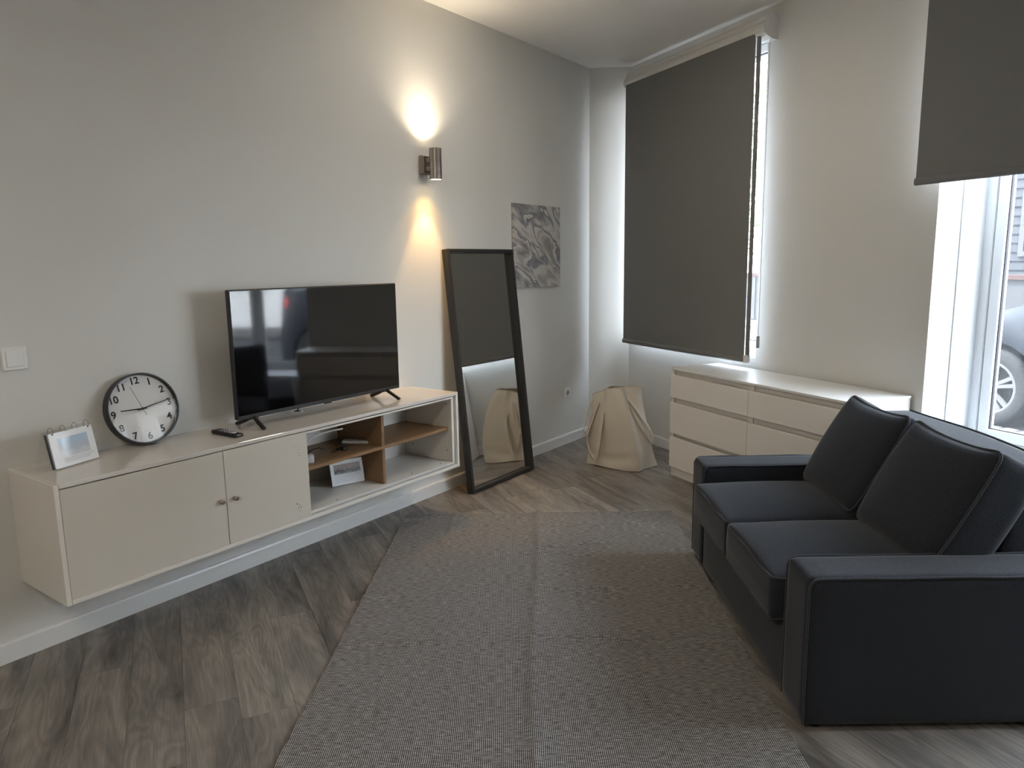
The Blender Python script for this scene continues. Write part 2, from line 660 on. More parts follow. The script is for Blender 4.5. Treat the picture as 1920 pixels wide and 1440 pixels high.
def wall_cells(length, height, thick, holes, m, name):
    """wall in local x (along), y (0 front .. thick), z with rectangular openings"""
    xs = sorted({0, length, *[h[0] for h in holes], *[h[1] for h in holes]})
    zs = sorted({0, height, *[h[2] for h in holes], *[h[3] for h in holes]})
    solid = lambda i, j: 0 <= i < len(xs)-1 and 0 <= j < len(zs)-1 and not any(
        h[0] <= xs[i] < h[1] and h[2] <= zs[j] < h[3] for h in holes)
    b = MB()
    for i in range(len(xs)-1):
        for j in range(len(zs)-1):
            if not solid(i, j):
                continue
            x0, x1, z0, z1 = xs[i], xs[i+1], zs[j], zs[j+1]
            b.add([(x0, 0, z0), (x1, 0, z0), (x1, 0, z1), (x0, 0, z1)], [(0, 1, 2, 3)])
            b.add([(x0, thick, z0), (x1, thick, z0), (x1, thick, z1), (x0, thick, z1)], [(3, 2, 1, 0)])
            if not solid(i-1, j):
                b.add([(x0, 0, z0), (x0, thick, z0), (x0, thick, z1), (x0, 0, z1)], [(3, 2, 1, 0)])
            if not solid(i+1, j):
                b.add([(x1, 0, z0), (x1, thick, z0), (x1, thick, z1), (x1, 0, z1)], [(0, 1, 2, 3)])
            if not solid(i, j-1):
                b.add([(x0, 0, z0), (x1, 0, z0), (x1, thick, z0), (x0, thick, z0)], [(3, 2, 1, 0)])
            if not solid(i, j+1):
                b.add([(x0, 0, z1), (x1, 0, z1), (x1, thick, z1), (x0, thick, z1)], [(0, 1, 2, 3)])
    return b

# window openings in wall coordinates s, z
W1 = (-1.035, 0.314, 0.775, 2.735)
W2 = (1.449, 3.93, 0.44, 2.62)
TW = 0.41            # inner face of the window wall
OUT = 0.92           # outer face
wb = wall_cells(S_END+1.08, CEIL, OUT-TW, [(W1[0]+1.08, W1[1]+1.08, W1[2], W1[3]), (W2[0]+1.08, W2[1]+1.08, W2[2], W2[3])], None, '')
struct(wb.build('wall_window', M_wall, loc=wp(-1.08, TW), rotz=ROT_W), 'white plastered wall with two window openings', 'wall')
# left wall (thick behind x=0)
struct(MB().box(-0.25, 0, BACK, C1.y, 0, CEIL).build('wall_left', M_wall), 'long white painted wall behind the television', 'wall')
# short splayed wall in the corner
d = (C2-C1)
nrm = Vector((-d.y, d.x, 0)).normalized()*0.3
struct(MB().prism([(C1.x, C1.y), (C2.x, C2.y), (C2.x+nrm.x, C2.y+nrm.y), (C1.x+nrm.x-0.2, C1.y+nrm.y)], 0, CEIL).build('wall_corner', M_wall),
       'narrow splayed white wall filling the corner', 'wall')
struct(MB().box(C3.x, C3.x+0.25, BACK, C3.y+0.4, 0, CEIL).build('wall_right', M_wall), 'white side wall out of view', 'wall')
struct(MB().box(-0.25, C3.x+0.25, BACK-0.25, BACK, 0, CEIL).build('wall_back', M_wall), 'white back wall out of view', 'wall')
ex = [(-0.3, BACK-0.3), (C3.x+0.3, BACK-0.3), tuple(wp(S_END+0.4, OUT+0.02).xy), tuple(wp(-1.2, OUT+0.02).xy), (-0.3, C1.y+0.45)]
struct(MB().prism(ex, CEIL, CEIL+0.30).build('ceiling', M_ceil), 'plain white plaster ceiling', 'ceiling')

floor = MB().prism([(p.x, p.y) for p in ROOM], -0.12, -0.0035).build('floor', M_joint)
struct(floor, 'grey brown oak look plank floor', 'floor')

def clip(poly, room):
    for i in range(len(room)):
        a, b = room[i], room[(i+1) % len(room)]
        e = b-a
        inside = lambda p: e.x*(p[1]-a.y)-e.y*(p[0]-a.x)
        out = []
        for k in range(len(poly)):
            p, q = poly[k], poly[(k+1) % len(poly)]
            ip, iq = inside(p), inside(q)
            if ip >= 0:
                out.append(p)
            if ip*iq < 0:
                t = ip/(ip-iq)
                out.append((p[0]+(q[0]-p[0])*t, p[1]+(q[1]-p[1])*t))
        poly = out
        if len(poly) < 3:
            return []
    return poly

PW, PL, GAP = 0.163, 1.22, 0.00035
# rows parallel to the window wall; local frame of the floor planks = wall frame
row0 = -2.951-PW*23
toLocal = Matrix.Rotation(-ROT_W, 4, 'Z') @ Matrix.Translation(-ORG)
roomL = [(toLocal @ p) for p in ROOM]
for r in range(46):
    t0 = row0+r*PW
    shift = (r*0.47 % 1.0)*PL+random.uniform(-0.05, 0.05)
    if r == 23:
        shift = (1.394+4*PL) % PL
    for k in range(-4, 8):
        s0 = k*PL+shift-PL
        poly = [(s0+GAP, t0+GAP), (s0+PL-GAP, t0+GAP), (s0+PL-GAP, t0+PW-GAP), (s0+GAP, t0+PW-GAP)]
        poly = clip(poly, roomL)
        if len(poly) < 3:
            continue
        area = 0.5*abs(sum(poly[i][0]*poly[(i+1) % len(poly)][1]-poly[(i+1) % len(poly)][0]*poly[i][1] for i in range(len(poly))))
        if area < 0.0015:
            continue
        n = len(poly)
        b = MB()
        cx, cy = sum(p[0] for p in poly)/n, sum(p[1] for p in poly)/n
        # a tiny micro-bevel round the top
        def inset(p, e=0.0007):
            dx, dy = cx-p[0], cy-p[1]
            return (p[0]+math.copysign(min(e, abs(dx)), dx), p[1]+math.copysign(min(e, abs(dy)), dy))
        vs = [(p[0], p[1], -0.0034) for p in poly]+[(p[0], p[1], -0.0006) for p in poly]+[(*inset(p), 0.0) for p in poly]
        fs = [tuple(range(2*n, 3*n))]
        for i in range(n):
            j = (i+1) % n
            fs += [(i, j, n+j, n+i), (n+i, n+j, 2*n+j, 2*n+i)]
        b.add(vs, fs)
        o = b.build('plank', M_plank, floor, loc=ORG, rotz=ROT_W)

# baseboards : a board with a small chamfer on top
def baseboard(name, p, q, label):
    L = (q-p).length
    ang = atan2((q-p).y, (q-p).x)
    b = MB().prism([(0, 0), (-0.013, 0), (-0.013, 0.068), (-0.009, 0.076), (0, 0.076)], 0, L, 'x')
    return struct(b.build(name, M_base, loc=p, rotz=ang), label, 'baseboard')
baseboard('baseboard_left', Vector((0, BACK, 0)), C1, 'white baseboard along the television wall')
baseboard('baseboard_corner', C1, C2, 'short white baseboard on the splayed corner wall')
baseboard('baseboard_window', C2, wp(W2[1]+0.4, TW), 'white baseboard below the windows')

# ------------------------------------------------------------------ windows
def wempty(name, s, t, z, label, cat, **k):
    return thing(name, label, cat, wp(s, t, z), ROT_W, **k)

def casement(parent, x0, x1, z0, z1, y, sash=0.050):
    """one glazed sash: four rails, gasket, pane"""
    f = 0.055
    b = MB()
    for q in ((x0, x0+sash, z0, z1), (x1-sash, x1, z0, z1), (x0+sash, x1-sash, z0, z0+sash), (x0+sash, x1-sash, z1-sash, z1)):
        b.bbox(q[0], q[1], y, y+f, q[2], q[3], c=0.004)
    sa = b.build('sash', M_pvc, parent)
    a = sash
    g = MB()
    for q in ((x0+a, x0+a+.004, z0+a, z1-a), (x1-a-.004, x1-a, z0+a, z1-a), (x0+a, x1-a, z0+a, z0+a+.004), (x0+a, x1-a, z1-a-.004, z1-a)):
        g.box(q[0], q[1], y+0.012, y+0.03, q[2], q[3])
    g.build('gasket', M_gasket, sa)
    MB().box(x0+a-0.004, x1-a+0.004, y+0.018, y+0.024, z0+a-0.004, z1-a+0.004).build('pane', M_glass, sa)

def window(name, W, label, splits, t0):
    w = wempty(name, 0, 0, 0, label, 'window')
    w['kind'] = 'structure'
    s0, s1, z0, z1 = W
    fr = 0.046
    b = MB()
    for q in ((s0, s0+fr, z0, z1), (s1-fr, s1, z0, z1), (s0+fr, s1-fr, z0, z0+fr), (s0+fr, s1-fr, z1-fr, z1)):
        b.bbox(q[0], q[1], t0, t0+0.075, q[2], q[3], c=0.003)
    b.build('window_frame', M_pvc, w)
    edges = [s0+fr]+splits+[s1-fr]
    for i in range(len(edges)-1):
        casement(w, edges[i]+0.005, edges[i+1]-0.005, z0+fr+0.005, z1-fr-0.005, t0-0.012+0.012*1.6)
        if i:
            MB().bbox(edges[i]-0.022, edges[i]+0.022, t0, t0+0.07, z0+fr, z1-fr, c=0.003).build('mullion', M_pvc, w)
    return w

w2 = window('window_2', W2, 'tall white framed window below the half drawn blind beside the sofa', [2.085, 2.71, 3.32], 0.762)
# deep lining of the opening: thin grey sheets on both sides behind the plaster
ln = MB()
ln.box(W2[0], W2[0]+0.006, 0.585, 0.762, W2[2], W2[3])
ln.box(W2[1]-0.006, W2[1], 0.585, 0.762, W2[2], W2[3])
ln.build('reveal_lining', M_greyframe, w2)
MB().bbox(W2[0]-0.0, W2[1], 0.40, 0.762, W2[2], W2[2]+0.02, c=0.003).build('window_sill', M_pvc, w2)
w1 = window('window_1', W1, 'white framed window hidden behind the lowered grey blind', [-0.34], 0.50)
MB().bbox(W1[0], W1[1], 0.412, 0.50, W1[2], W1[2]+0.015, c=0.003).build('window_sill', M_pvc, w1)

# ------------------------------------------------------------------ roller blinds
def end_profile():
    # side view of the end bracket in (y, z): rounded nose at the front, flat at the wall
    pts = []
    for i in range(9):
        a = radians(-90-180*i/8*0.95)
        pts.append((-0.005+0.033*cos(a), 0.0+0.033*sin(a)))
    return pts

def roller_blind(label, s0, s1, z0, ztop, tq, full, cap_right=True):
    r = wempty('roller_blind', s0, tq, z0, label, 'blind', group='grey roller blinds on the windows')
    Wd, H = s1-s0, ztop-z0
    # cassette with curved fascia: profile in (y,z)
    prof = [(0.045, H+0.005), (0.045, H+0.075), (0.0, H+0.082), (-0.012, H+0.074), (-0.018, H+0.050), (-0.030, H+0.032), (-0.036, H+0.012), (-0.030, H-0.004), (-0.012, H-0.008), (0.01, H-0.004)]
    MB().prism(prof, 0.0, Wd, 'x').build('cassette', M_blind_white, r)
    # end brackets reach back to the wall
    bp = [(0.079, H-0.045), (0.079, H+0.082), (0.0, H+0.09), (-0.016, H+0.080), (-0.020, H+0.052), (-0.036, H+0.034), (-0.044, H+0.010), (-0.036, H-0.016), (-0.014, H-0.030), (0.02, H-0.045)]
    e = 0.075 if cap_right else 0.012
    MB().prism(bp, Wd, Wd+e, 'x').build('end_bracket', M_blind_white, r)
    MB().prism([(y, z if z > H-0.02 else H-0.02+0.2*(z-H+0.02)) for y, z in bp], -0.008, 0.0, 'x').build('end_bracket', M_blind_white, r)
    # cloth : thin sheet with slight sag in depth
    def sheet(y):
        return lambda u, v: (0.003+u*(Wd-0.006), y-0.028+0.003*sin(u*pi)*sin(v*pi), 0.012+v*(H-0.012))
    g = MB().grid(8, 10, sheet(0.0))
    n = len(g.v)
    h = MB().grid(8, 10, sheet(0.0012))
    k = MB().add(g.v, g.f)
    k.add([(0.003, -0.028, 0.012), (0.003, -0.0268, 0.012), (0.003, -0.0268, H), (0.003, -0.028, H)], [(0, 1, 2, 3)])
    k.add([(Wd-0.003, -0.028, 0.012), (Wd-0.003, -0.0268, 0.012), (Wd-0.003, -0.0268, H), (Wd-0.003, -0.028, H)], [(3, 2, 1, 0)])
    co = k.build('cloth', M_blind, r, smooth=40)
    MB().add(h.v, [f[::-1] for f in h.f]).build('white_backing', M_backing, co, smooth=40)  # unseen white back, added to bounce daylight out round the blind
    # hem bar
    hb = [(0.010*cos(2*pi*i/14)-0.0275, 0.016+0.017*sin(2*pi*i/14)) for i in range(14)]
    MB().prism(hb, 0.0, Wd, 'x').build('hem_bar', M_blind, r, smooth=50)
    return r, Wd, H

b1, Wd, H = roller_blind('grey roller blind pulled right down over the window above the dresser', -1.02, 0.318, 0.768, 2.688, 0.34, True)
# side strip of the lowered blind, guide wire, foot bracket
MB().bbox(Wd+0.003, Wd+0.030, -0.024, -0.012, 0.03, H-0.02, c=0.002).build('side_strip', M_blind, b1)
MB().tube([(Wd+0.001, -0.030, 0.02), (Wd+0.001, -0.030, H-0.01)], 0.0022).build('guide_wire', M_chrome, b1)
MB().bbox(Wd-0.004, Wd+0.03, -0.034, -0.006, -0.004, 0.045, c=0.003).build('foot_bracket', M_blind_white, b1)
MB().bbox(0.05, Wd+0.0, -0.022, -0.008, -0.006, 0.004, c=0.002).build('bottom_rail', M_blind_white, b1)
# pull cord with a small weight
cordx = Wd+0.062
MB().tube([(cordx, 0.02, H-0.03), (cordx, 0.022, 0.16)], 0.0016, n=6).build('pull_cord', M_greykeys, b1)
MB().bbox(cordx-0.009, cordx+0.009, 0.013, 0.03, 0.09, 0.165, c=0.004).build('cord_weight', M_greykeys, b1)
b2, _, _ = roller_blind('grey roller blind drawn halfway down over the window beside the sofa', 1.395, 3.98, 1.725, 2.70, 0.34, False)

# ------------------------------------------------------------------ wall cabinet
cab = thing('wall_cabinet', 'long white wall hung media cabinet with two doors and open oak shelves', 'cabinet', (0, 0.968, 0.280))
CW, CD, CH = 2.042, 0.362, 0.421          # along y, depth x, height
P = 0.016
box('top_panel', M_lacq_top, cab, 0, CD, P+0.001, CW-P-0.001, CH-P, CH)
box('side_panel', M_lacq, cab, 0, CD, 0, P, 0, CH)
box('side_panel', M_lacq, cab, 0, CD, CW-P, CW, 0, CH)
box('bottom_panel', M_lacq, cab, 0, CD, P+0.001, CW-P-0.001, 0, P)
box('back_panel', M_lacq_in, cab, 0.0, 0.006, P+.001, CW-P-.001, P+.001, CH-P-.001, c=0.0003)
D1, D2 = 0.611, 1.018                       # door seams
O0, O1, Z0, Z1 = D2, CW-0.054, 0.036, CH-0.030
# channel edge round the opening (an inner lip behind a groove)
box('inner_top', M_lacq, cab, 0.006, CD-0.004, O0, O1+0.018, Z1, Z1+0.009, c=0.0008)
box('inner_side', M_lacq, cab, 0.006, CD-0.004, O1, O1+0.018, Z0+0.0005, Z1-0.0005, c=0.0008)
box('inner_bottom', M_lacq_in, cab, 0.006, CD-0.004, O0, O1+0.018, Z0-0.010, Z0, c=0.0008)
box('channel', M_lacq_in, cab, 0.006, CD-0.02, O1+0.019, CW-P-0.001, P+0.001, CH-P-0.001, c=0.0005)
box('channel', M_lacq_in, cab, 0.006, CD-0.02, O0, O1+0.018, P+0.001, Z0-0.011, c=0.0005)
# doors
def cab_door(y0, y1, ky):
    dr = box('door', M_door, cab, CD-0.018, CD-0.001, y0, y1, 0.0165, CH-P-0.004, c=0.001)
    b = MB()
    b.cyl((CD-0.001, ky, 0.205), (CD+0.009, ky, 0.205), 0.0045, n=10)
    b.cyl((CD+0.009, ky, 0.205), (CD+0.022, ky, 0.205), 0.0095, 0.0105, n=6)
    b.cyl((CD+0.022, ky, 0.205), (CD+0.024, ky, 0.205), 0.0105, 0.008, n=6)
    b.build('knob', M_nickel, dr)
    return dr
cab_door(P+0.0015, D1-0.0015, 0.582)
door2 = cab_door(D1+0.0015, D2-0.0015, 0.643)
for (y, z, r) in ((0.944, .092, .0030), (0.957, .085, .0018), (0.951, .076, .002), (0.962, .072, .0022), (0.948, .066, .0018), (0.956, .057, .0018), (0.967, .078, .0012),
                  (0.957, .352, .0016), (0.972, .330, .0014), (0.969, .315, .0014), (0.975, .303, .0018), (0.962, .322, .001)):
    MB().cyl((CD-0.0012, y, z), (CD-0.0004, y, z), r, n=8).build('screw_hole', M_hole, door2)
# oak shelf and divider
SH = 0.213
box('shelf', M_oak, cab, 0.007, CD-0.03, D1+0.03, O1-0.001, SH, SH+0.016)
box('divider', M_oak, cab, 0.007, CD-0.026, 1.486, 1.504, SH+0.0165, Z1-0.0005)
box('divider', M_oak, cab, 0.007, CD-0.026, 1.486, 1.504, Z0+0.0005, SH-0.0005)
for (x, y) in ((0.33, 1.19), (0.325, 1.70), (0.32, 1.93), (0.06, 1.60)):
    MB().cyl((x, y, Z0+0.0002), (x, y, Z0+0.001), 0.004, n=8).build('peg_hole', M_hole, cab)
for (x, z) in ((0.32, 0.36), (0.06, 0.10), (0.32, 0.10)):
    MB().cyl((x, O1-0.0002, z), (x, O1-0.001, z), 0.0035, n=8).build('peg_hole', M_hole, cab)
# grommet for the cables in the top
MB().cyl((0.045, 1.21, CH), (0.045, 1.21, CH+0.003), 0.034, 0.032, n=24).build('cable_grommet', M_whiteplastic, cab, smooth=40)
MB().cyl((0.048, 1.215, CH+0.003), (0.048, 1.215, CH+0.0036), 0.018, n=18).build('grommet_opening', M_hole, cab)

TOPZ = 0.280+CH      # 0.701

# ------------------------------------------------------------------ television
tv = thing('television', 'flat black television on splayed legs reflecting the window', 'television', (0.165, 1.775, TOPZ))
TWD, TH = 0.977, 0.555
Zb = 0.045
MB().bbox(-0.014, 0.012, 0, TWD, Zb, Zb+TH, c=0.004).build('bezel', M_bezel, tv)
MB().rbox(-0.055, -0.012, 0.10, TWD-0.10, Zb+0.03, Zb+0.36, 0.015, n=6).build('rear_housing', M_black, tv, smooth=50)
MB().box(0.0125, 0.0135, 0.006, TWD-0.006, Zb+0.018, Zb+TH-0.006).build('screen', M_screen, tv)
MB().bbox(0.010, 0.016, TWD/2-0.022, TWD/2+0.022, Zb-0.004, Zb+0.008, c=0.002).build('receiver', M_black, tv)
for yc, sg in ((0.085, -1), (0.88, 1)):
    b = MB()
    b.tube([(0.0, yc, Zb+0.006), (0.045, yc-0.008*sg*-1, 0.028), (0.090, yc+0.012*sg, 0.005)], 0.0092, n=8)
    b.tube([(0.0, yc, Zb+0.006), (-0.06, yc+0.004*sg, 0.024), (-0.115, yc+0.008*sg, 0.005)], 0.0092, n=8)
    b.bbox(-0.012, 0.012, yc-0.02, yc+0.02, Zb-0.006, Zb+0.004)
    b.build('leg', M_black, tv, smooth=50)
MB().tube([(-0.02, 0.41, Zb+0.05), (-0.05, 0.405, 0.05), (-0.10, 0.402, 0.02), (-0.118, 0.405, 0.005)], 0.003, n=6).build('power_lead', M_black, tv)

# ------------------------------------------------------------------ wall clock
ck = thing('wall_clock', 'round wall clock with charcoal rim leaning on the wall above the cabinet', 'clock')
R0 = 0.1425
th = radians(12.5)
nz = Vector((cos(th), 0, sin(th)))
uz = Vector((-sin(th), 0, cos(th)))
rx = Vector((0, 1, 0))
roll = radians(5.0)
ex_, ey_ = rx*cos(roll)+uz*sin(roll), uz*cos(roll)-rx*sin(roll)
cc = Vector((0.0, 1.437, TOPZ)) + uz*R0 + Vector((2*R0*sin(th)+0.001, 0, 0.0002))
MK = Matrix(((ex_.x, ey_.x, nz.x, cc.x), (ex_.y, ey_.y, nz.y, cc.y), (ex_.z, ey_.z, nz.z, cc.z), (0, 0, 0, 1)))
ck.matrix_world = MK
M_rim = mat('clock_rim', (0.028, 0.031, 0.038), 0.4)
M_dial = mat('clock_dial', (0.76, 0.75, 0.73), 0.5)
prof = [(R0-0.006, 0.0), (R0, 0.002), (R0, 0.038), (R0-0.002, 0.042), (R0-0.006, 0.042), (R0-0.0075, 0.038), (R0-0.0075, 0.020)]
b = MB()
N = 64
vs = [(r*cos(2*pi*i/N), r*sin(2*pi*i/N), z) for (r, z) in prof for i in range(N)]
fs = [(k*N+i, k*N+(i+1) % N, (k+1)*N+(i+1) % N, (k+1)*N+i) for k in range(len(prof)-1) for i in range(N)]
b.add(vs, fs).build('rim', M_rim, ck, smooth=45)
MB().cyl((0, 0, 0.001), (0, 0, 0.020), R0-0.007, n=64).build('dial', M_dial, ck, smooth=30)
M_ink = mat('clock_ink', (0.02, 0.02, 0.02), 0.6)
for h in range(1, 13):
    me = text_mesh(str(h), 0.039)
    me.materials.append(M_ink)
    o = bpy.data.objects.new('numeral', me)
    COL.objects.link(o)
    o.parent = ck
    a = pi/2-h*pi/6
    o.location = (0.113*cos(a), 0.113*sin(a), 0.0205)
def hand(name, ang, L, tail, w, z):
    d = Vector((sin(ang), cos(ang), 0))
    e = Vector((d.y, -d.x, 0))
    b = MB()
    b.add([p for zz in (z, z+0.0008) for p in ((-d*tail-e*w/2)+Vector((0, 0, zz)), (-d*tail+e*w/2)+Vector((0, 0, zz)), (d*L+e*w*.35)+Vector((0, 0, zz)), (d*L-e*w*.35)+Vector((0, 0, zz)))],
          [(3, 2, 1, 0), (4, 5, 6, 7), (0, 1, 5, 4), (1, 2, 6, 5), (2, 3, 7, 6), (3, 0, 4, 7)])
    return b.build(name, M_ink, ck)
hand('hour_hand', radians(9.23*30), 0.085, 0.018, 0.0052, 0.0225)
hand('minute_hand', radians(14*6), 0.112, 0.02, 0.0042, 0.0245)
hand('second_hand', radians(58*6-3), 0.098, 0.03, 0.0016, 0.0265)
MB().cyl((0, 0, 0.020), (0, 0, 0.0285), 0.004, n=16).build('hub', M_ink, ck, smooth=40)
MB().cyl((0, 0, 0.0365), (0, 0, 0.0378), R0-0.0076, n=64).build('glass', M_clockglass, ck, smooth=30)

# ------------------------------------------------------------------ desk calendar / photo flip stand on the cabinet
def print_mat(name, sky, mid, low, scale=40, vert='Z', z0=0.0, z1=1.0):
    m = bpy.data.materials.new(name)
    m.use_nodes = True
    n, l = m.node_tree.nodes, m.node_tree.links
    p = n['Principled BSDF']
    p.inputs['Roughness'].default_value = 0.12
    t = n.new('ShaderNodeTexCoord')
    sp = n.new('ShaderNodeSeparateXYZ')
    l.new(t.outputs['Object'], sp.inputs[0])
    nz = n.new('ShaderNodeTexNoise')
    nz.inputs['Scale'].default_value = scale
    nz.inputs['Detail'].default_value = 6
    l.new(t.outputs['Object'], nz.inputs['Vector'])
    mr = n.new('ShaderNodeMapRange')
    mr.inputs['From Min'].default_value = z0
    mr.inputs['From Max'].default_value = z1
    l.new(sp.outputs[vert], mr.inputs[0])
    ad = n.new('ShaderNodeMath')
    ad.operation = 'MULTIPLY_ADD'
    ad.inputs[1].default_value = 0.9
    ad.inputs[2].default_value = -0.45
    l.new(nz.outputs['Fac'], ad.inputs[0])
    sm = n.new('ShaderNodeMath')
    sm.operation = 'ADD'
    l.new(ad.outputs[0], sm.inputs[0])
    l.new(mr.outputs[0], sm.inputs[1])
    r = n.new('ShaderNodeValToRGB')
    cr = r.color_ramp
    cr.elements[0].position = 0.15
    cr.elements[0].color = (*low, 1)
    cr.elements[1].position = 0.85
    cr.elements[1].color = (*sky, 1)
    e = cr.elements.new(0.5)
    e.color = (*mid, 1)
    l.new(sm.outputs[0], r.inputs[0])
    l.new(r.outputs[0], p.inputs['Base Color'])
    return m
M_paper = mat('white_paper', (0.84, 0.85, 0.86), 0.25)
M_printA = print_mat('landscape_print', (0.45, 0.58, 0.72), (0.50, 0.55, 0.62), (0.62, 0.64, 0.68), 55, 'Z', 0.035, 0.10)
M_printB = print_mat('town_print', (0.42, 0.34, 0.33), (0.12, 0.12, 0.13), (0.38, 0.38, 0.38), 70, 'Z', 0.05, 0.095)
M_textline = mat('grey_text', (0.45, 0.46, 0.5), 0.5)

def frame_from(A, B, T):
    """matrix: local x along A->B, local z towards T, y out the back"""
    x = (B-A).normalized()
    z = (T-A)
    z = (z-x*z.dot(x)).normalized()
    y = z.cross(x)
    return Matrix(((x.x, y.x, z.x, A.x), (x.y, y.y, z.y, A.y), (x.z, y.z, z.z, A.z), (0, 0, 0, 1)))

A_, B_ = Vector((0.172, 1.042, TOPZ+0.001)), Vector((0.116, 1.228, TOPZ+0.001))
T_ = Vector((0.146, 1.034, TOPZ+0.138))
cal = thing('photo_flip_stand', 'clear acrylic stand with ring bound photo pages beside the clock', 'photo stand')
cal.matrix_world = frame_from(A_, B_, T_)
CWd = (B_-A_).length
CHt = (T_-A_).length*0.985
MB().bbox(0, CWd, 0.0, 0.002, 0, CHt, c=0.0005).build('acrylic_front', M_acrylic, cal)
inv = cal.matrix_world.inverted()
# rear acrylic sheet, upright
def loc(p):
    return inv @ Vector(p)
AB = (B_-A_).normalized()
topL = A_+(T_-A_)*0.985
rear = [topL, topL+AB*CWd, topL+AB*CWd, topL]
back = Vector((-AB.y, AB.x, 0)).normalized()
if back.x > 0:
    back = -back
lowL = Vector((topL.x, topL.y, TOPZ+0.001))+back*0.05
pts = [topL, topL+AB*CWd, lowL+AB*CWd, lowL]
MB().add([loc(p) for p in pts]+[loc(p+back*0.002) for p in pts], [(0, 1, 2, 3), (7, 6, 5, 4), (0, 4, 5, 1), (1, 5, 6, 2), (2, 6, 7, 3), (3, 7, 4, 0)]).build('acrylic_rear', M_acrylic, cal)
# stack of pages: dark spine board and white sheets in sleeves, slightly bowed
MB().bbox(0.012, CWd-0.008, -0.006, -0.001, 0.004, CHt-0.012, c=0.0005).build('backing_board', M_paper, cal)
MB().bbox(0.004, 0.0115, -0.007, -0.001, 0.003, CHt-0.01, c=0.001).build('spine', M_black, cal)
def bow(u):
    return -0.0075-0.004*sin(pi*u)
def sheet(x0, x1, z0, z1, off, name, m):
    g = MB().grid(10, 4, lambda u, v: (x0+(x1-x0)*u, bow(u)-off, z0+(z1-z0)*v))
    h = MB().grid(10, 4, lambda u, v: (x0+(x1-x0)*u, bow(u)-off-0.0006, z0+(z1-z0)*v))
    k = MB().add(g.v, [f[::-1] for f in g.f]).add(h.v, h.f)
    return k.build(name, m, cal, smooth=40)
page = sheet(0.014, CWd-0.006, 0.002, CHt-0.010, 0.0, 'page', M_paper)
o = sheet(0.034, CWd-0.026, 0.036, CHt-0.032, 0.0012, 'photo_print', M_printA)
for i, (x0, x1) in enumerate(((0.05, 0.17), (0.05, 0.16), (0.05, 0.15))):
    g = MB()
    z = 0.030-i*0.006
    g.box(x0, x1, bow(0.5)-0.0016, bow(0.5)-0.0010, z, z+0.0016)
    g.build('text_line', M_textline, cal)
for i in range(4):
    x = 0.030+i*0.0475
    pth = [(x, -0.004+0.0135*cos(a)*1.0, CHt-0.006+0.017*sin(a)) for a in [radians(200-i2*22) for i2 in range(12)]]
    MB().tube(pth, 0.0011, n=6).build('binder_ring', M_nickel, cal, smooth=60)
    MB().cyl((x, -0.0095, CHt-0.014), (x, -0.0105, CHt-0.014), 0.0028, n=10).build('punch_hole', M_hole, cal)

# second photo stand inside the cabinet
A_, B_ = Vector((0.150, 2.272, 0.280+0.0365)), Vector((0.232, 2.455, 0.280+0.0365))
A_ = Vector((0.165, 2.266, 0.3168)); B_ = Vector((0.222, 2.440, 0.3168))
T_ = A_+Vector((-0.03, 0.01, 0.125))
ps = thing('photo_stand', 'clear acrylic photo stand with a town picture inside the open cabinet', 'photo stand')
ps.matrix_world = frame_from(A_, B_, T_)
w_ = (B_-A_).length
h_ = 0.128
MB().bbox(0, w_, 0.002, 0.005, 0, h_, c=0.0005).build('acrylic_back', M_acrylic, ps)
MB().bbox(0, w_, -0.0035, -0.002, 0, h_, c=0.0005).build('acrylic_front', M_acrylic, ps)
MB().bbox(0.006, w_-0.006, -0.0015, 0.0015, 0.003, h_-0.004, c=0.0004).build('page', M_paper, ps)
MB().box(0.024, w_-0.02, -0.0019, -0.0016, 0.058, h_-0.022).build('photo_print', M_printB, ps)
for i in range(4):
    MB().box(0.026, w_-0.03-0.012*i, -0.0019, -0.0016, 0.048-i*0.009, 0.0495-i*0.009).build('text_line', M_textline, ps)

# ------------------------------------------------------------------ remotes
def remote(name, label, pos, rotz, L, Wd, Ht, mbody, mkeys, keys, big=None):
    r = thing(name, label, 'remote control', pos, rotz)
    def taper(x, y, z, cx, cy, cz):
        k = 1-0.10*(cx+1)/2
        return Vector((x, y*k, z*(1-0.18*(cx+1)/2) if z > 0 else z))
    MB().rbox(-L/2, L/2, -Wd/2, Wd/2, 0, Ht, min(0.006, Ht*.45), n=8, fn=taper).build('body', mbody, r, smooth=50)
    for (x, y, rr) in keys:
        MB().cyl((x, y, Ht*0.8), (x, y, Ht+0.0012), rr, n=12).build('button', mkeys, r, smooth=40)
    return r
remote('remote_control', 'black television remote lying on the white cabinet top', (0.198, 1.708, TOPZ+0.0005), atan2(0.005, 0.16), 0.165, 0.046, 0.017,
       M_black, M_greykeys, [(-0.035+0.016*i, -0.012+0.012*j, 0.004) for i in range(6) for j in range(3)])
o = bpy.data.objects['remote_control']
MB().cyl((0.045, 0, 0.012), (0.045, 0, 0.0172), 0.010, n=20).build('navigation_disc', M_whiteplastic, o, smooth=40)
remote('remote_control', 'white air conditioner remote lying on the oak shelf', (0.172, 2.432, 0.280+SH+0.0165), radians(32), 0.135, 0.05, 0.018,
       M_whiteplastic, M_greykeys, [(-0.048+0.015*i, -0.012+0.012*j, 0.0038) for i in range(3) for j in range(3)]+[(0.035, -0.006, 0.006)])
o = [c for c in bpy.data.objects if c.name.startswith('remote_control.')][0]
MB().bbox(0.004, 0.052, -0.016, 0.016, 0.0165, 0.0178, c=0.0005).build('display', M_greykeys, o)

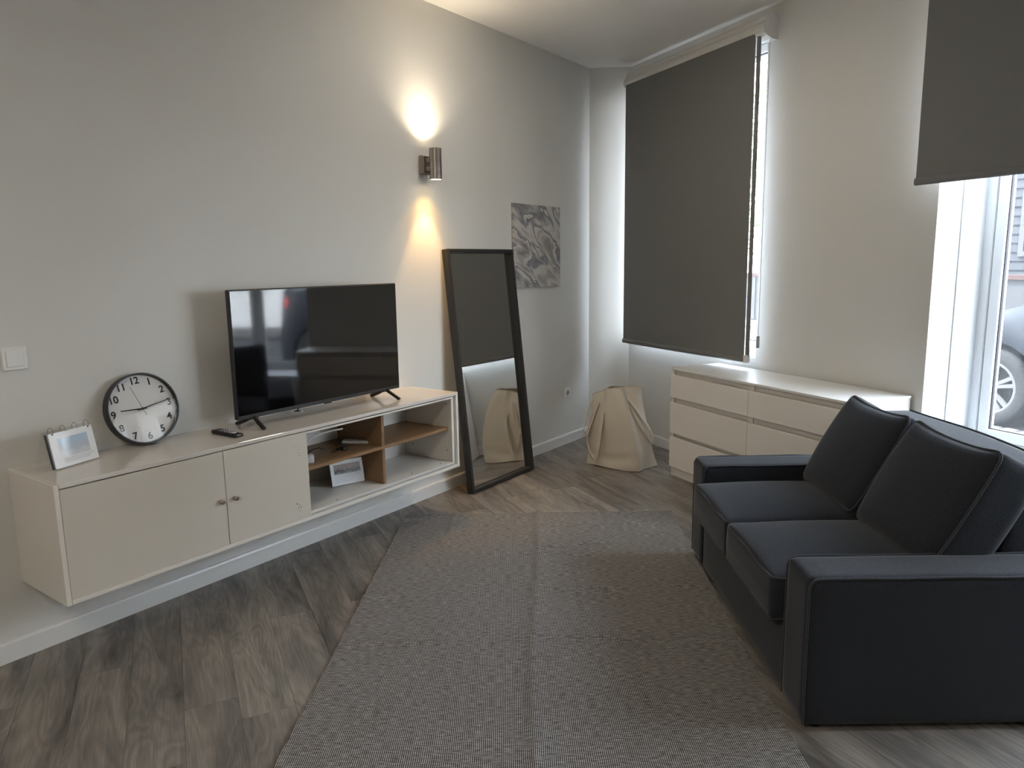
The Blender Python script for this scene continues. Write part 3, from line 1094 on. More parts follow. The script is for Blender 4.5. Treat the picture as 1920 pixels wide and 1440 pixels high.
# ------------------------------------------------------------------ cables on the shelf
ZS = 0.280+SH+0.016
ps_ = thing('power_strip', 'white power strip end poking out behind the cabinet door', 'power strip', (0.265, 2.055, ZS+0.0008), radians(-38))
MB().rbox(-0.03, 0.03, -0.12, 0.030, 0.0, 0.034, 0.008, n=6).build('body', M_whiteplastic, ps_, smooth=50)
MB().bbox(-0.018, 0.018, -0.06, 0.018, 0.034, 0.040, c=0.002).build('socket_block', M_whiteplastic, ps_)
MB().cyl((0.0, 0.002, 0.040), (0.0, 0.002, 0.0405), 0.008, n=12).build('socket_hole', M_hole, ps_)
bc = thing('black_cable', 'thin black cable with a small plug lying on the oak shelf', 'cable', (0.215, 2.09, ZS+0.004))
MB().tube([(-0.06, 0.03, 0.0), (-0.04, 0.06, 0.022), (-0.02, 0.09, 0.03), (0.0, 0.12, 0.012), (0.005, 0.15, 0.0), (0.0, 0.19, 0.0), (-0.04, 0.25, 0.0), (-0.09, 0.27, 0.0)], 0.0026, n=8).build('cord', M_black, bc, smooth=60)
MB().tube([(-0.02, 0.19, 0.001), (0.0, 0.21, 0.003), (0.012, 0.218, 0.003)], 0.0036, n=8).build('plug', M_black, bc, smooth=60)
MB().rbox(0.0, 0.03, 0.195, 0.222, -0.003, 0.014, 0.004, n=4).build('plug_head', M_black, bc, smooth=50)
MB().cyl((0.029, 0.202, 0.006), (0.042, 0.203, 0.006), 0.0022, n=8).build('pin', M_chrome, bc)
wc = thing('white_cable', 'stiff white cable arching below the cabinet top over the shelf', 'cable', (0.20, 2.0, ZS))
MB().tube([(0.10, 0.00, 0.03), (0.06, 0.04, 0.070), (0.02, 0.09, 0.084), (0.0, 0.15, 0.094), (0.0, 0.20, 0.1005), (0.0, 0.26, 0.1015), (0.0, 0.324, 0.0995)], 0.0042, n=8).build('cord', M_whiteplastic, wc, smooth=60)
MB().tube([(0.0, 0.20, 0.1005), (-0.01, 0.16, 0.115), (-0.03, 0.10, 0.128), (-0.06, 0.05, 0.134)], 0.003, n=8).build('branch', M_whiteplastic, wc, smooth=60)

# ------------------------------------------------------------------ wall sconce
sc = thing('wall_sconce', 'brushed metal cylinder wall lamp shining up and down', 'wall lamp', (0, 3.185, 1.95))
SX = 0.096
MB().bbox(0, 0.022, -0.034, 0.034, -0.052, 0.052, c=0.003).build('wall_plate', M_nickel, sc)
MB().bbox(0.022, 0.034, -0.030, 0.030, -0.048, 0.048, c=0.002).build('wall_box', M_nickel, sc)
b = MB()
b.bbox(0.034, SX-0.025, -0.014, 0.014, 0.010, 0.034, c=0.002)
b.bbox(0.034, SX-0.025, -0.014, 0.014, -0.034, -0.010, c=0.002)
b.build('arm', M_nickel, sc)
RC, HC = 0.0345, 0.0845
prof = [(RC-0.003, -HC+0.012), (RC-0.003, -HC), (RC, -HC), (RC, HC), (RC-0.003, HC), (RC-0.003, HC-0.012)]
N = 40
vs = [(SX+r*cos(2*pi*i/N), r*sin(2*pi*i/N), z) for (r, z) in prof for i in range(N)]
fs = [(k*N+i, k*N+(i+1) % N, (k+1)*N+(i+1) % N, (k+1)*N+i) for k in range(len(prof)-1) for i in range(N)]
MB().add(vs, fs).build('cylinder_shade', M_nickel, sc, smooth=45)
M_lens = mat('lamp_lens', (0.9, 0.85, 0.75), 0.4, emis=((1.0, 0.80, 0.52), 9.0))
for z in (-HC+0.010, HC-0.010):
    MB().cyl((SX, 0, z-0.001), (SX, 0, z+0.001), RC-0.0032, n=30).build('lens', M_lens, sc)
def spot(z, down, energy, size, blend, color, rad):
    L = bpy.data.lights.new('lamp_beam', 'SPOT')
    L.energy = energy
    L.spot_size = radians(size)
    L.spot_blend = blend
    L.color = color
    L.shadow_soft_size = rad
    o = bpy.data.objects.new('lamp_beam', L)
    COL.objects.link(o)
    o.parent = sc
    o.location = (SX, 0, z)
    o.rotation_euler = (0, 0, 0) if down else (pi, 0, 0)
spot(HC+0.003, False, 5.0, 128, 1.0, (1.0, 0.84, 0.62), 0.012)
spot(HC+0.003, False, 2.5, 70, 1.0, (1.0, 0.84, 0.62), 0.012)
spot(-HC-0.003, True, 2.6, 104, 1.0, (1.0, 0.58, 0.16), 0.012)
spot(-HC-0.003, True, 8.0, 62, 0.6, (1.0, 0.62, 0.25), 0.012)

# ------------------------------------------------------------------ canvas picture
def art_mat():
    m = bpy.data.materials.new('marbled_painting')
    m.use_nodes = True
    n, l = m.node_tree.nodes, m.node_tree.links
    p = n['Principled BSDF']
    p.inputs['Roughness'].default_value = 0.6
    t = n.new('ShaderNodeTexCoord')
    m0 = n.new('ShaderNodeMapping')
    m0.inputs['Rotation'].default_value = (radians(32), 0, 0)
    l.new(t.outputs['Object'], m0.inputs[0])
    mp = n.new('ShaderNodeMapping')
    mp.inputs['Scale'].default_value = (1, 1.5, 4.6)
    mp.inputs['Location'].default_value = (0.4, 0.35, 0.2)
    l.new(m0.outputs[0], mp.inputs[0])
    w = n.new('ShaderNodeTexNoise')
    w.inputs['Scale'].default_value = 1.05
    w.inputs['Detail'].default_value = 6
    w.inputs['Distortion'].default_value = 0.9
    l.new(mp.outputs[0], w.inputs['Vector'])
    r = n.new('ShaderNodeValToRGB')
    cr = r.color_ramp
    cr.elements[0].position = 0.26
    cr.elements[0].color = (0.10, 0.10, 0.105, 1)
    cr.elements[1].position = 0.78
    cr.elements[1].color = (0.30, 0.29, 0.30, 1)
    for pos, c in ((0.36, (0.22, 0.21, 0.215)), (0.42, (0.40, 0.36, 0.33)), (0.455, (0.60, 0.58, 0.55)), (0.47, (0.17, 0.17, 0.18)),
                   (0.50, (0.27, 0.265, 0.27)), (0.545, (0.56, 0.53, 0.49)), (0.60, (0.50, 0.47, 0.44)), (0.64, (0.36, 0.33, 0.32))):
        e = cr.elements.new(pos)
        e.color = (*c, 1)
    l.new(w.outputs['Fac'], r.inputs[0])
    l.new(r.outputs[0], p.inputs['Base Color'])
    return m
pic = thing('canvas_picture', 'abstract marbled grey canvas picture on the wall between mirror and corner', 'picture', (0, 4.035, 1.225))
MB().bbox(0.001, 0.018, 0.0, 0.585, 0.0, 0.565, c=0.002).build('canvas', art_mat(), pic)
MB().box(0.0, 0.001, 0.02, 0.565, 0.02, 0.545).build('stretcher', M_oak, pic)

# ------------------------------------------------------------------ switch and socket
sw = thing('light_switch', 'square white light switch on the wall above the cabinet', 'switch', (0, 1.032, 1.088))
MB().bbox(0, 0.009, -0.0405, 0.0405, -0.0405, 0.0405, c=0.003).build('plate', M_whiteplastic, sw)
MB().bbox(0.0085, 0.0125, -0.028, 0.028, -0.028, 0.028, c=0.002).build('rocker', M_whiteplastic, sw)
so = thing('power_socket', 'white round hole power socket low on the wall near the bag', 'socket', (0, 4.735, 0.400))
MB().bbox(0, 0.009, -0.041, 0.041, -0.041, 0.041, c=0.003).build('plate', M_whiteplastic, so)
b = MB()
N = 28
prof = [(0.026, 0.0092), (0.024, 0.0125), (0.0215, 0.0125), (0.0205, 0.0095)]
vs = [(x, r*cos(2*pi*i/N), r*sin(2*pi*i/N)) for (r, x) in prof for i in range(N)]
fs = [(k*N+i, k*N+(i+1) % N, (k+1)*N+(i+1) % N, (k+1)*N+i) for k in range(len(prof)-1) for i in range(N)]
b.add(vs, fs).build('ring', M_whiteplastic, so, smooth=45)
MB().cyl((0.0091, 0, 0), (0.0096, 0, 0), 0.0205, n=28).build('well', M_greykeys, so)
for y in (-0.0095, 0.0095):
    MB().cyl((0.0096, y, 0), (0.0101, y, 0), 0.003, n=10).build('pin_hole', M_hole, so)

# ------------------------------------------------------------------ leaning mirror
mr_ = thing('floor_mirror', 'tall black framed mirror leaning against the wall beside the cabinet', 'mirror')
ML, MWd, MD = 1.487, 0.665, 0.044
tm = math.asin(0.155/ML)
mz = Vector((-sin(tm), 0, cos(tm)))
mx_ = Vector((cos(tm), 0, sin(tm)))
base = Vector((0.160, 3.317, 0.0006))
mr_.matrix_world = Matrix(((mx_.x, 0, mz.x, base.x), (mx_.y, 1, mz.y, base.y), (mx_.z, 0, mz.z, base.z), (0, 0, 0, 1)))
fwid = 0.021
MB().bbox(0, MD, 0, fwid, 0, ML, c=0.0015).build('frame_side', M_mirrorframe, mr_)
MB().bbox(0, MD, MWd-fwid, MWd, 0, ML, c=0.0015).build('frame_side', M_mirrorframe, mr_)
MB().bbox(0, MD, fwid, MWd-fwid, 0, fwid, c=0.0015).build('frame_bottom', M_mirrorframe, mr_)
MB().bbox(0, MD, fwid, MWd-fwid, ML-fwid, ML, c=0.0015).build('frame_top', M_mirrorframe, mr_)
MB().box(0.004, 0.012, fwid, MWd-fwid, fwid, ML-fwid).build('mirror_glass', M_mirror, mr_)

# ------------------------------------------------------------------ dresser
dr = wempty('dresser', 0, 0, 0, 'wide white six drawer dresser below the lowered blind', 'dresser')
DW, DD, DH = 1.40, 0.40, 0.72
box('top', M_dresser_top, dr, 0, DW, 0, DD-0.006, DH-0.013, DH, c=0.0012)
box('side_panel', M_dresser, dr, 0.003, 0.019, 0.016, DD-0.006, 0.0, DH-0.0132)
box('side_panel', M_dresser, dr, DW-0.019, DW-0.003, 0.016, DD-0.006, 0.0, DH-0.0132)
box('centre_panel', M_dresser, dr, DW/2-0.008, DW/2+0.024, 0.018, DD-0.02, 0.075, DH-0.0132)
box('back_panel', M_dresser, dr, 0.0195, DW-0.0195, DD-0.012, DD-0.007, 0.02, DH-0.0135, c=0.0005)
box('plinth', M_dresser, dr, 0.0195, DW-0.0195, 0.024, 0.040, 0.0005, 0.066)
rows_ = [(0.526, 0.672), (0.291, 0.490), (0.067, 0.266)]
for x0, x1 in ((0.001, DW/2-0.0015), (DW/2+0.0015, DW-0.001)):
    for z0, z1 in rows_:
        d_ = box('drawer', M_dresser, dr, x0, x1, 0.0, 0.0155, z0, z1, c=0.0012)
        box('finger_grip', M_gap, d_, max(x0, 0.0195)+0.0005, min(x1, DW-0.0195)-0.0005 if x1 > 1 else DW/2-0.0085, 0.028, 0.036, z1-0.005, z1+0.033)

# ------------------------------------------------------------------ sofa
so_rot = atan2(-0.81135, 0.58456)
sofa = thing('sofa', 'charcoal fabric two seat sofa with loose back cushions at the rug edge', 'sofa', (1.6514, 3.1909, 0.0), so_rot)
SW, SD, AW, AH = 1.357, 0.905, 0.178, 0.487
ZB = 0.018
def arm(x0, x1):
    o = MB().rbox(x0, x1, 0.0, SD, ZB, AH, 0.022, n=12).build('arm', M_sofa, sofa, smooth=60)
    for xs in (x0+0.004, x1-0.004):
        r = 0.03
        path = [(xs, 0.004, ZB+0.01), (xs, 0.0035, AH*0.5), (xs, 0.004, AH-r)]
        path += [(xs, 0.004+r-r*cos(a), AH-0.004-r+r*sin(a)) for a in [radians(15*i) for i in range(1, 7)]]
        path += [(xs, 0.004+r+(SD-r-0.03)*k/8, AH-0.0035+0.0015*sin(k*2.1)) for k in range(1, 9)]
        MB().tube(path, 0.0042, n=6).build('piping', M_piping, o, smooth=70)
    return o
arm(0.0, AW)
arm(SW-AW, SW)
for z in (0,):
    MB().rbox(AW+0.001, SW-AW-0.001, 0.006, 0.60, ZB, 0.262, 0.012, n=8).build('seat_base', M_sofa, sofa, smooth=60)
MB().rbox(AW+0.001, SW-AW-0.001, 0.665, SD, ZB, 0.742, 0.035, n=12,
          fn=lambda x, y, z, cx, cy, cz: Vector((x, y-(0.03 if cy < 0 else 0.0)*max(0, -cz)*0, z+0.006*cos(cx*3)))).build('back_frame', M_sofa, sofa, smooth=60)
bk = [o for o in sofa.children if o.name.startswith('back_frame')][0]
MB().tube([(AW+0.01+(SW-2*AW-0.02)*i/14, SD-0.006, 0.738+0.006*cos((i/7-1)*3)) for i in range(15)], 0.0042, n=6).build('piping', M_piping, bk, smooth=70)
# feet under the frame
for fx in (0.05, SW-0.05):
    for fy in (0.06, SD-0.06):
        MB().cyl((fx, fy, 0.0072 if (fx < 0.1 and fy < 0.1) else 0.0003), (fx, fy, ZB+0.004), 0.02, 0.024, n=14).build('foot', M_black, sofa, smooth=40)

def closed_edge(x0, x1, y0, y1, r, n=10):
    pts = []
    seg = [((x1-r, y0), (x1, y0+r), (x1-r, y0+r), -90), ((x1, y1-r), None, (x1-r, y1-r), 0), (None, None, (x0+r, y1-r), 90), (None, None, (x0+r, y0+r), 180)]
    for _, _, c, a0 in seg:
        for i in range(5):
            a = radians(a0+i*22.5)
            pts.append((c[0]+r*cos(a), c[1]+r*sin(a)))
    out = []
    for i in range(len(pts)):
        p, q = pts[i], pts[(i+1) % len(pts)]
        out.append(p)
        L = sqrt((q[0]-p[0])**2+(q[1]-p[1])**2)
        if L > 0.1:
            for k in range(1, n):
                out.append((p[0]+(q[0]-p[0])*k/n, p[1]+(q[1]-p[1])*k/n))
    return out

def seat_cushion(x0, x1):
    y0, y1, z0, z1 = -0.040, 0.62, 0.2635, 0.408
    def fn(x, y, z, cx, cy, cz):
        cr = (1-cx*cx)*(1-cy*cy)
        e = (1-abs(cx)**3)
        if cz > 0:
            z = z+0.042*cr**0.6*cz - 0.006*(1-cx*cx if abs(cy) > .8 else 0)*0
        mid = 1-abs(cz)
        x = x+0.005*cx*mid
        y = y-(0.008*mid*e if cy < 0 else 0)
        return Vector((x, y, z))
    o = MB().rbox(x0, x1, y0, y1, z0, z1, 0.014, n=16, fn=fn).build('seat_cushion', M_sofa, sofa, smooth=70)
    for zz, k in ((z1-0.006, 0), (z0+0.006, 1)):
        pts = [(x, y, zz+0.003*sin(x*23+y*9)) for x, y in closed_edge(x0+0.002, x1-0.002, y0+0.002, y1-0.002, 0.022)]
        MB().tube(pts, 0.0042, n=6, closed=True).build('piping', M_piping, o, smooth=70)
    return o
MID = SW/2
seat_cushion(AW+0.004, MID-0.003)
seat_cushion(MID+0.003, SW-AW-0.004)

def back_cushion(x0, x1, yaw):
    # built upright, leaned back by 27 degrees about its lower front edge
    Wc, T, Hc = x1-x0, 0.165, 0.425
    lean = radians(29)
    def place(p):
        x, y, z = p
        y2 = y*cos(lean)+z*sin(lean)
        z2 = -y*sin(lean)+z*cos(lean)
        return Vector((x0+x+yaw*y2, 0.425+y2, 0.437+z2))
    def fn(x, y, z, cx, cy, cz):
        puff = (1-cx*cx)**0.7*(1-cz*cz)**0.7
        y = y+cy*0.035*puff
        droop = 0.012*(1-cx*cx)*max(0, cz)
        x = x-0.010*cx*(1-abs(cy))*0
        w = 1-0.05*abs(cz)**3
        return place((Wc/2+(x-Wc/2)*w, y, z-droop+0.012*abs(cx)**3*max(0, cz)))
    o = MB().rbox(0, Wc, 0, T, 0.0, Hc, 0.035, n=16, fn=fn).build('back_cushion', M_sofa, sofa, smooth=70)
    for yy in (0.012,):
        pts = []
        for x, z in closed_edge(0.004, Wc-0.004, 0.004, Hc-0.004, 0.035, n=8):
            cx, cz = x/Wc*2-1, z/Hc*2-1
            w = 1-0.05*abs(cz)**3
            pts.append(place((Wc/2+(x-Wc/2)*w, yy, z-0.012*(1-cx*cx)*max(0, cz)+0.012*abs(cx)**3*max(0, cz))))
        MB().tube(pts, 0.0042, n=6, closed=True).build('piping', M_piping, o, smooth=70)
    return o
back_cushion(AW-0.004, MID+0.002, 0.0)
back_cushion(MID+0.006, SW-AW+0.022, 0.0)

# ------------------------------------------------------------------ rug
RF = Vector((0.125, 2.815, 0))
RWv = Vector((1.33-0.125, 3.695-2.815, 0))
RLv = Vector((1.16, -1.735, 0)).normalized()
RW_, RL_ = RWv.length, 2.35
rw = RWv.normalized()
rug_rot = atan2(rw.y, rw.x)
ry = Vector((-sin(rug_rot), cos(rug_rot), 0))
shear = RLv.dot(rw)/-RLv.dot(ry)
def wr(x, y):
    """height of the creases; x across 0..RW, y from far edge 0 .. -RL"""
    g = lambda d, w: math.exp(-(d/w)**2)
    X, Y = x, -y
    h = 0.0045*g(X-0.735-0.012*sin(Y*3), 0.018)+0.0022*g(X-0.765, 0.05)
    h += 0.003*g(X-0.27-0.01*sin(Y*2.4), 0.012)*(0.5+0.5*sin(Y*2+1))+0.003*g(X-1.12+0.01*sin(Y*2), 0.014)*(0.55+0.45*sin(Y*2.7))
    for (yy, amp, xa, xb, sl, w) in ((0.10, .008, 0.0, 0.16, -0.2, .008), (0.55, .010, 0.72, 1.12, -0.22, .014), (0.60, .006, .66, 0.98, 0.05, .010), (0.98, .009, 0.76, 1.10, 0.0, .012), (1.02, .010, 0.92, 1.10, 0.04, .010),
                                     (1.03, .007, 0.0, 0.22, 0.0, .016), (1.38, .009, 0.62, 1.15, 0.06, .012), (1.41, .007, 0.0, 0.40, 0.02, .010), (1.55, .008, 0.66, 0.80, 0.0, .010),
                                     (1.42, .007, 1.25, 1.48, -0.05, .014), (0.97, .006, 1.33, 1.48, 0.0, .012), (0.18, .004, 0.42, 0.52, 0, .008), (0.21, .005, 0.8, 1.48, 0.0, .012)):
        if xa-0.08 < X < xb+0.08:
            e = min(1, max(0, (X-xa+0.08)/0.1))*min(1, max(0, (xb+0.08-X)/0.1))
            h += amp*e*g(Y-yy-sl*(X-xa)-0.006*sin(X*31), w)
    h += 0.0012*(sin(X*9+Y*3)+sin(Y*7-X*4))*0.5+0.0012
    return max(0.0, 1.7*h)
NU, NV = 150, 230
b = MB().grid(NU, NV, lambda u, v: (u*RW_+shear*(v*RL_), -v*RL_, 0.006+wr(u*RW_, -v*RL_)))
b.f = [f[::-1] for f in b.f]
n0 = len(b.v)
rim = [i for i in range(NU+1)]+[(j+1)*(NU+1)-1 for j in range(1, NV+1)]+[NV*(NU+1)+i for i in range(NU-1, -1, -1)]+[j*(NU+1) for j in range(NV-1, 0, -1)]
b.v += [(b.v[i][0], b.v[i][1], 0.0006) for i in rim]
for k in range(len(rim)):
    k2 = (k+1) % len(rim)
    b.f.append((rim[k], rim[k2], n0+k2, n0+k))
rug = b.build('rug', M_rug, loc=RF, rotz=rug_rot, smooth=60)
tag(rug, 'flat woven grey and black rug with creases on the plank floor', 'rug')

# ------------------------------------------------------------------ tote bag
bag = thing('tote_bag', 'large beige canvas tote bag slumped in the corner of the room', 'bag', (0.66, 4.42, 0))
O_ = Vector((0.66, 4.42, 0))
bot = [Vector((0.428, 4.306, 0)), Vector((0.832, 4.305, 0)), Vector((0.868, 4.520, 0)), Vector((0.50, 4.60, 0))]
mid_ = [Vector((0.432, 4.34, 0.26)), Vector((0.775, 4.300, 0.30)), Vector((0.792, 4.505, 0.27)), Vector((0.49, 4.60, 0.27))]
top = [Vector((0.425, 4.40, 0.478)), Vector((0.642, 4.362, 0.551)), Vector((0.736, 4.522, 0.545)), Vector((0.47, 4.57, 0.515))]
def bagpt(u, v):
    """u 0..4 round the bag (corner to corner), v 0..1 up"""
    k = int(u) % 4
    f = u-int(u)
    def corner(c, i):
        return c[i % 4]
    def lerp3(i):
        a, m, t_ = bot[i % 4], mid_[i % 4], top[i % 4]
        return a*(1-v)*(1-2*v)+m*4*v*(1-v)+t_*v*(2*v-1)
    p = lerp3(k)*(1-f)+lerp3(k+1)*f
    cen = sum((lerp3(i) for i in range(4)), Vector())/4
    out = (p-cen)
    out.z = 0
    L = out.length
    out.normalize()
    bulge = sin(pi*f)*(0.035*(1-v)**0.5*(1.2 if k == 0 else 0.6)*(0.25+v*1.2 if v < .5 else 0.85))
    # folds
    fold = 0.010*sin(u*7.3+v*3.0+sin(v*5+u))*(0.3+0.7*v)+0.008*sin(u*3.1-v*9.0)*(1-v)
    if k == 0:
        fold += 0.016*math.exp(-((f-0.34-0.22*v)/0.07)**2)*(v-0.2)+0.014*math.exp(-((v-0.10-0.12*abs(f-0.45))/0.045)**2)*(-1)
    if k == 1:
        fold += -0.05*math.exp(-((f-0.45)/0.22)**2)*(0.25+0.75*v)
    if k == 3:
        fold -= 0.02*sin(pi*f)*v
    p = p+out*(bulge+fold*(0.35+0.65*min(1, sin(pi*f)*2.2)))
    if k == 0:
        p = p+Vector((0.0, -0.05, 0))*sin(pi*f)*max(0, (0.25-v))*2.2*(f**0.7)
    if k == 0:
        p.z += 0.012*sin(pi*f)*v**6
    if v < 0.001:
        p.z = 0.002+0.008*abs(sin(u*4.2))*0.6
    return p
NUb, NVb = 80, 26
vs = []
for j in range(NVb+1):
    for i in range(NUb):
        vs.append(bagpt(4*i/NUb, j/NVb)-O_)
fs = [(j*NUb+i, j*NUb+(i+1) % NUb, (j+1)*NUb+(i+1) % NUb, (j+1)*NUb+i) for j in range(NVb) for i in range(NUb)]
fs.append(tuple(range(NUb))[::-1])
MB().add(vs, fs).build('body', M_canvas, bag, smooth=50)
# inside lining, a little smaller, with hem
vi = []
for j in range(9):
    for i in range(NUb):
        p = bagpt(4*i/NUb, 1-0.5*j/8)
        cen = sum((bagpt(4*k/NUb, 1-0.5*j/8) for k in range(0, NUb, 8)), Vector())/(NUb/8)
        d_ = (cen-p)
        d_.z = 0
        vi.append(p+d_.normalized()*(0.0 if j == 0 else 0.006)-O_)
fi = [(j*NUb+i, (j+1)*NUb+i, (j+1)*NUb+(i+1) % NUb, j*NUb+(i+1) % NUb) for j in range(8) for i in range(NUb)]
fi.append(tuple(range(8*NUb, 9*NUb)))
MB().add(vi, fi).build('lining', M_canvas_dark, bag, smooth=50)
hem = [bagpt(4*i/NUb, 1.0)-O_ for i in range(NUb)]
MB().tube(hem, 0.0035, n=6, closed=True).build('hem', M_canvas, bag, smooth=60)
# straps: long drooping loops on the near face and one on the right face
def strap(uv, w=0.026):
    n = len(uv)
    V = []
    for u, v, off in uv:
        p = bagpt(u % 4, v)
        d_ = p-Vector((0.63, 4.45, p.z))
        d_.z = 0
        d_.normalize()
        V.append((p+d_*off-O_, d_))
    P, Nn = [], []
    for i in range(n-1):
        q = [V[max(i-1, 0)], V[i], V[i+1], V[min(i+2, n-1)]]
        for k in range(8):
            t = k/8
            c = (0.5*(-t+2*t*t-t**3), 0.5*(2-5*t*t+3*t**3), 0.5*(t+4*t*t-3*t**3), 0.5*(-t*t+t**3))
            P.append(sum((q[m][0]*c[m] for m in range(4)), Vector()))
            Nn.append(sum((q[m][1]*c[m] for m in range(4)), Vector()).normalized())
    P.append(V[-1][0])
    Nn.append(V[-1][1])
    side = []
    for i in range(len(P)):
        d = (P[min(i+1, len(P)-1)]-P[max(i-1, 0)]).normalized()
        side.append(d.cross(Nn[i]))
    MB().ribbon(P, side, w*1.2, 0.006).build('strap', M_canvas, bag, smooth=40)
strap([(0.06, .90, .005), (0.03, .76, .026), (0.02, .58, .040), (0.07, .44, .046), (0.14, .41, .046), (0.20, .52, .040), (0.25, .68, .026), (0.28, .84, .005)], 0.024)
strap([(0.10, .68, .008), (0.09, .46, .028), (0.13, .26, .042), (0.21, .12, .050), (0.29, .10, .050), (0.35, .24, .046), (0.40, .44, .036), (0.43, .60, .020), (0.41, .68, .005)], 0.024)
strap([(1.40, .86, .005), (1.52, .78, .014), (1.64, .64, .022), (1.74, .48, .030), (1.80, .36, .030), (1.74, .34, .020), (1.62, .48, .012), (1.52, .64, .008), (1.46, .76, .005)], 0.022)

# ------------------------------------------------------------------ ceiling lamp over the rug
def ceiling_lamp(x, y, power, label):
    cl = thing('ceiling_lamp', label, 'lamp', (x, y, CEIL), group='flush ceiling lamps')
    MB().cyl((0, 0, -0.05), (0, 0, 0), 0.23, 0.235, n=40).build('housing', M_whiteplastic, cl, smooth=40)
    m_ = mat('lamp_diffuser', (0.9, 0.9, 0.88), 0.5, emis=((1.0, 0.91, 0.79), power))
    MB().cyl((0, 0, -0.062), (0, 0, -0.05), 0.205, 0.222, n=40).build('diffuser', m_, cl, smooth=40)
LAMP_FRONT, FILL_REAR = 7.5, 26.0
ceiling_lamp(1.05, 3.2, LAMP_FRONT, 'round flush white ceiling lamp over the rug')
ceiling_lamp(2.2, -0.9, FILL_REAR, 'round flush white fill lamp added unseen at the far end from the windows')  # invented fill lamp out of view, added to lift walls and fronts

# ------------------------------------------------------------------ the street outside
def wbuild(b, name, m, **k):
    return b.build(name, m, loc=ORG, rotz=ROT_W, **k)
M_pave = mat('pale_sett_joint', (0.05, 0.047, 0.043), 0.9, vary=(6, 0.25))
M_sett = mat('pale_sett', (0.065, 0.062, 0.057), 0.85, vary=(9, 0.35), bump=(40, 0.4, 0.01))
M_road = mat('asphalt', (0.018, 0.019, 0.021), 0.9, vary=(3, 0.2))
pv = struct(wbuild(MB().box(-6, 12, 0.935, 3.9, -0.15, -0.03), 'pavement', M_pave), 'pale cobbled pavement outside the window', 'pavement')
struct(wbuild(MB().box(-16, 20, 3.9, 8.2, -0.25, -0.05), 'road', M_road), 'grey road outside the window', 'road')
struct(wbuild(MB().box(-16, 20, 8.2, 30, -0.25, 0.02), 'pavement_far', M_pave), 'pale ground across the road', 'ground')
sett = None
for j in range(14):
    for i in range(19):
        x = 0.05+i*0.128+(0.064 if j % 2 else 0)
        y = 1.55+j*0.128
        if sett is None:
            sett = MB().bbox(-0.058, 0.058, -0.058, 0.058, 0, 0.03, c=0.012).build('cobble', M_sett, pv)
            q = sett
        else:
            q = sett.copy()
            COL.objects.link(q)
        q.location = (x+random.uniform(-.006, .006), y+random.uniform(-.006, .006), -0.032+random.uniform(0, .006))
        q.rotation_euler = (0, 0, random.uniform(-.12, .12))

# parked car
car = wempty('parked_car', 0, 3.30, -0.03, 'grey car parked at the kerb outside the window', 'car')
M_paint = mat('silver_blue_paint', (0.022, 0.026, 0.033), 0.45, spec=0.3)
M_carglass = mat('car_glass', (0.03, 0.035, 0.04), 0.05, spec=0.8)
M_tyre = mat('tyre_rubber', (0.006, 0.006, 0.0065), 0.85)
M_rim_ = mat('alloy_rim', (0.08, 0.08, 0.083), 0.6, spec=0.3)
M_red = mat('tail_light_red', (0.75, 0.02, 0.02), 0.2, emis=((1.0, 0.05, 0.04), 0.6))
M_trim = mat('bright_trim', (0.10, 0.10, 0.103), 0.5)
def interp(tab, x):
    for (x0, y0), (x1, y1) in zip(tab, tab[1:]):
        if x <= x1:
            return y0+(y1-y0)*max(0, (x-x0))/(x1-x0)
    return tab[-1][1]
belt = [(-0.86, 0.52), (-0.82, 0.76), (-0.4, 0.88), (-0.05, 0.955), (0.25, 1.045), (1.6, 1.09), (2.75, 1.12), (3.02, 1.06), (3.08, 0.60)]
roof = [(0.30, 1.05), (1.0, 1.52), (1.6, 1.59), (2.5, 1.55), (2.98, 1.08)]
FWX, RWX, WR, AR = -0.03, 2.50, 0.33, 0.385
def zlow(x):
    z = 0.20
    for c in (FWX, RWX):
        if abs(x-c) < AR:
            z = max(z, 0.33+sqrt(AR**2-(x-c)**2))
    return z
xs = sorted({-0.86, 3.08, *[-0.86+3.94*i/56 for i in range(57)], *[c+AR*cos(pi*k/16) for c in (FWX, RWX) for k in range(17)]})
Wc = 1.76
rowsN = 8
def insetf(k, x):
    f = k/rowsN
    base_ = 0.05*(1-f)**3+0.10*max(0, f-0.7)**1.2*1.2
    nose = 0.16*max(0, (-0.45-x)/0.4)**2+0.12*max(0, (x-2.7)/0.38)**2
    return base_+nose
vs, fs = [], []
for x in xs:
    zb, zt = zlow(x), interp(belt, x)
    zb = min(zb, zt-0.04)
    for side in (0, 1):
        for k in range(rowsN+1):
            ins = insetf(k, x)
            vs.append((x, ins if side == 0 else Wc-ins, zb+(zt-zb)*k/rowsN))
nr = rowsN+1
for i in range(len(xs)-1):
    a, c = i*2*nr, (i+1)*2*nr
    for k in range(rowsN):
        fs.append((a+k, c+k, c+k+1, a+k+1))
        fs.append((a+nr+k+1, c+nr+k+1, c+nr+k, a+nr+k))
    fs.append((a+nr-1, c+nr-1, c+2*nr-1, a+2*nr-1))
    fs.append((a, a+nr, c+nr, c))
fs.append(tuple([k for k in range(nr)]+[2*nr-1-k for k in range(nr)]))
e0 = (len(xs)-1)*2*nr
fs.append(tuple(([e0+k for k in range(nr)]+[e0+2*nr-1-k for k in range(nr)])[::-1]))
MB().add(vs, fs).build('body', M_paint, car, smooth=40)
rx_ = [0.30+2.68*i/24 for i in range(25)]
vs, fs = [], []
for x in rx_:
    z0_, z1_ = interp(belt, x)-0.01, interp(roof, x)
    z1_ = max(z1_, z0_+0.005)
    for side in (0, 1):
        for k in range(4):
            f = k/3
            ins = 0.085+0.17*f*min(1, (z1_-z0_)/0.45)
            vs.append((x, ins if side == 0 else Wc-ins, z0_+(z1_-z0_)*f))
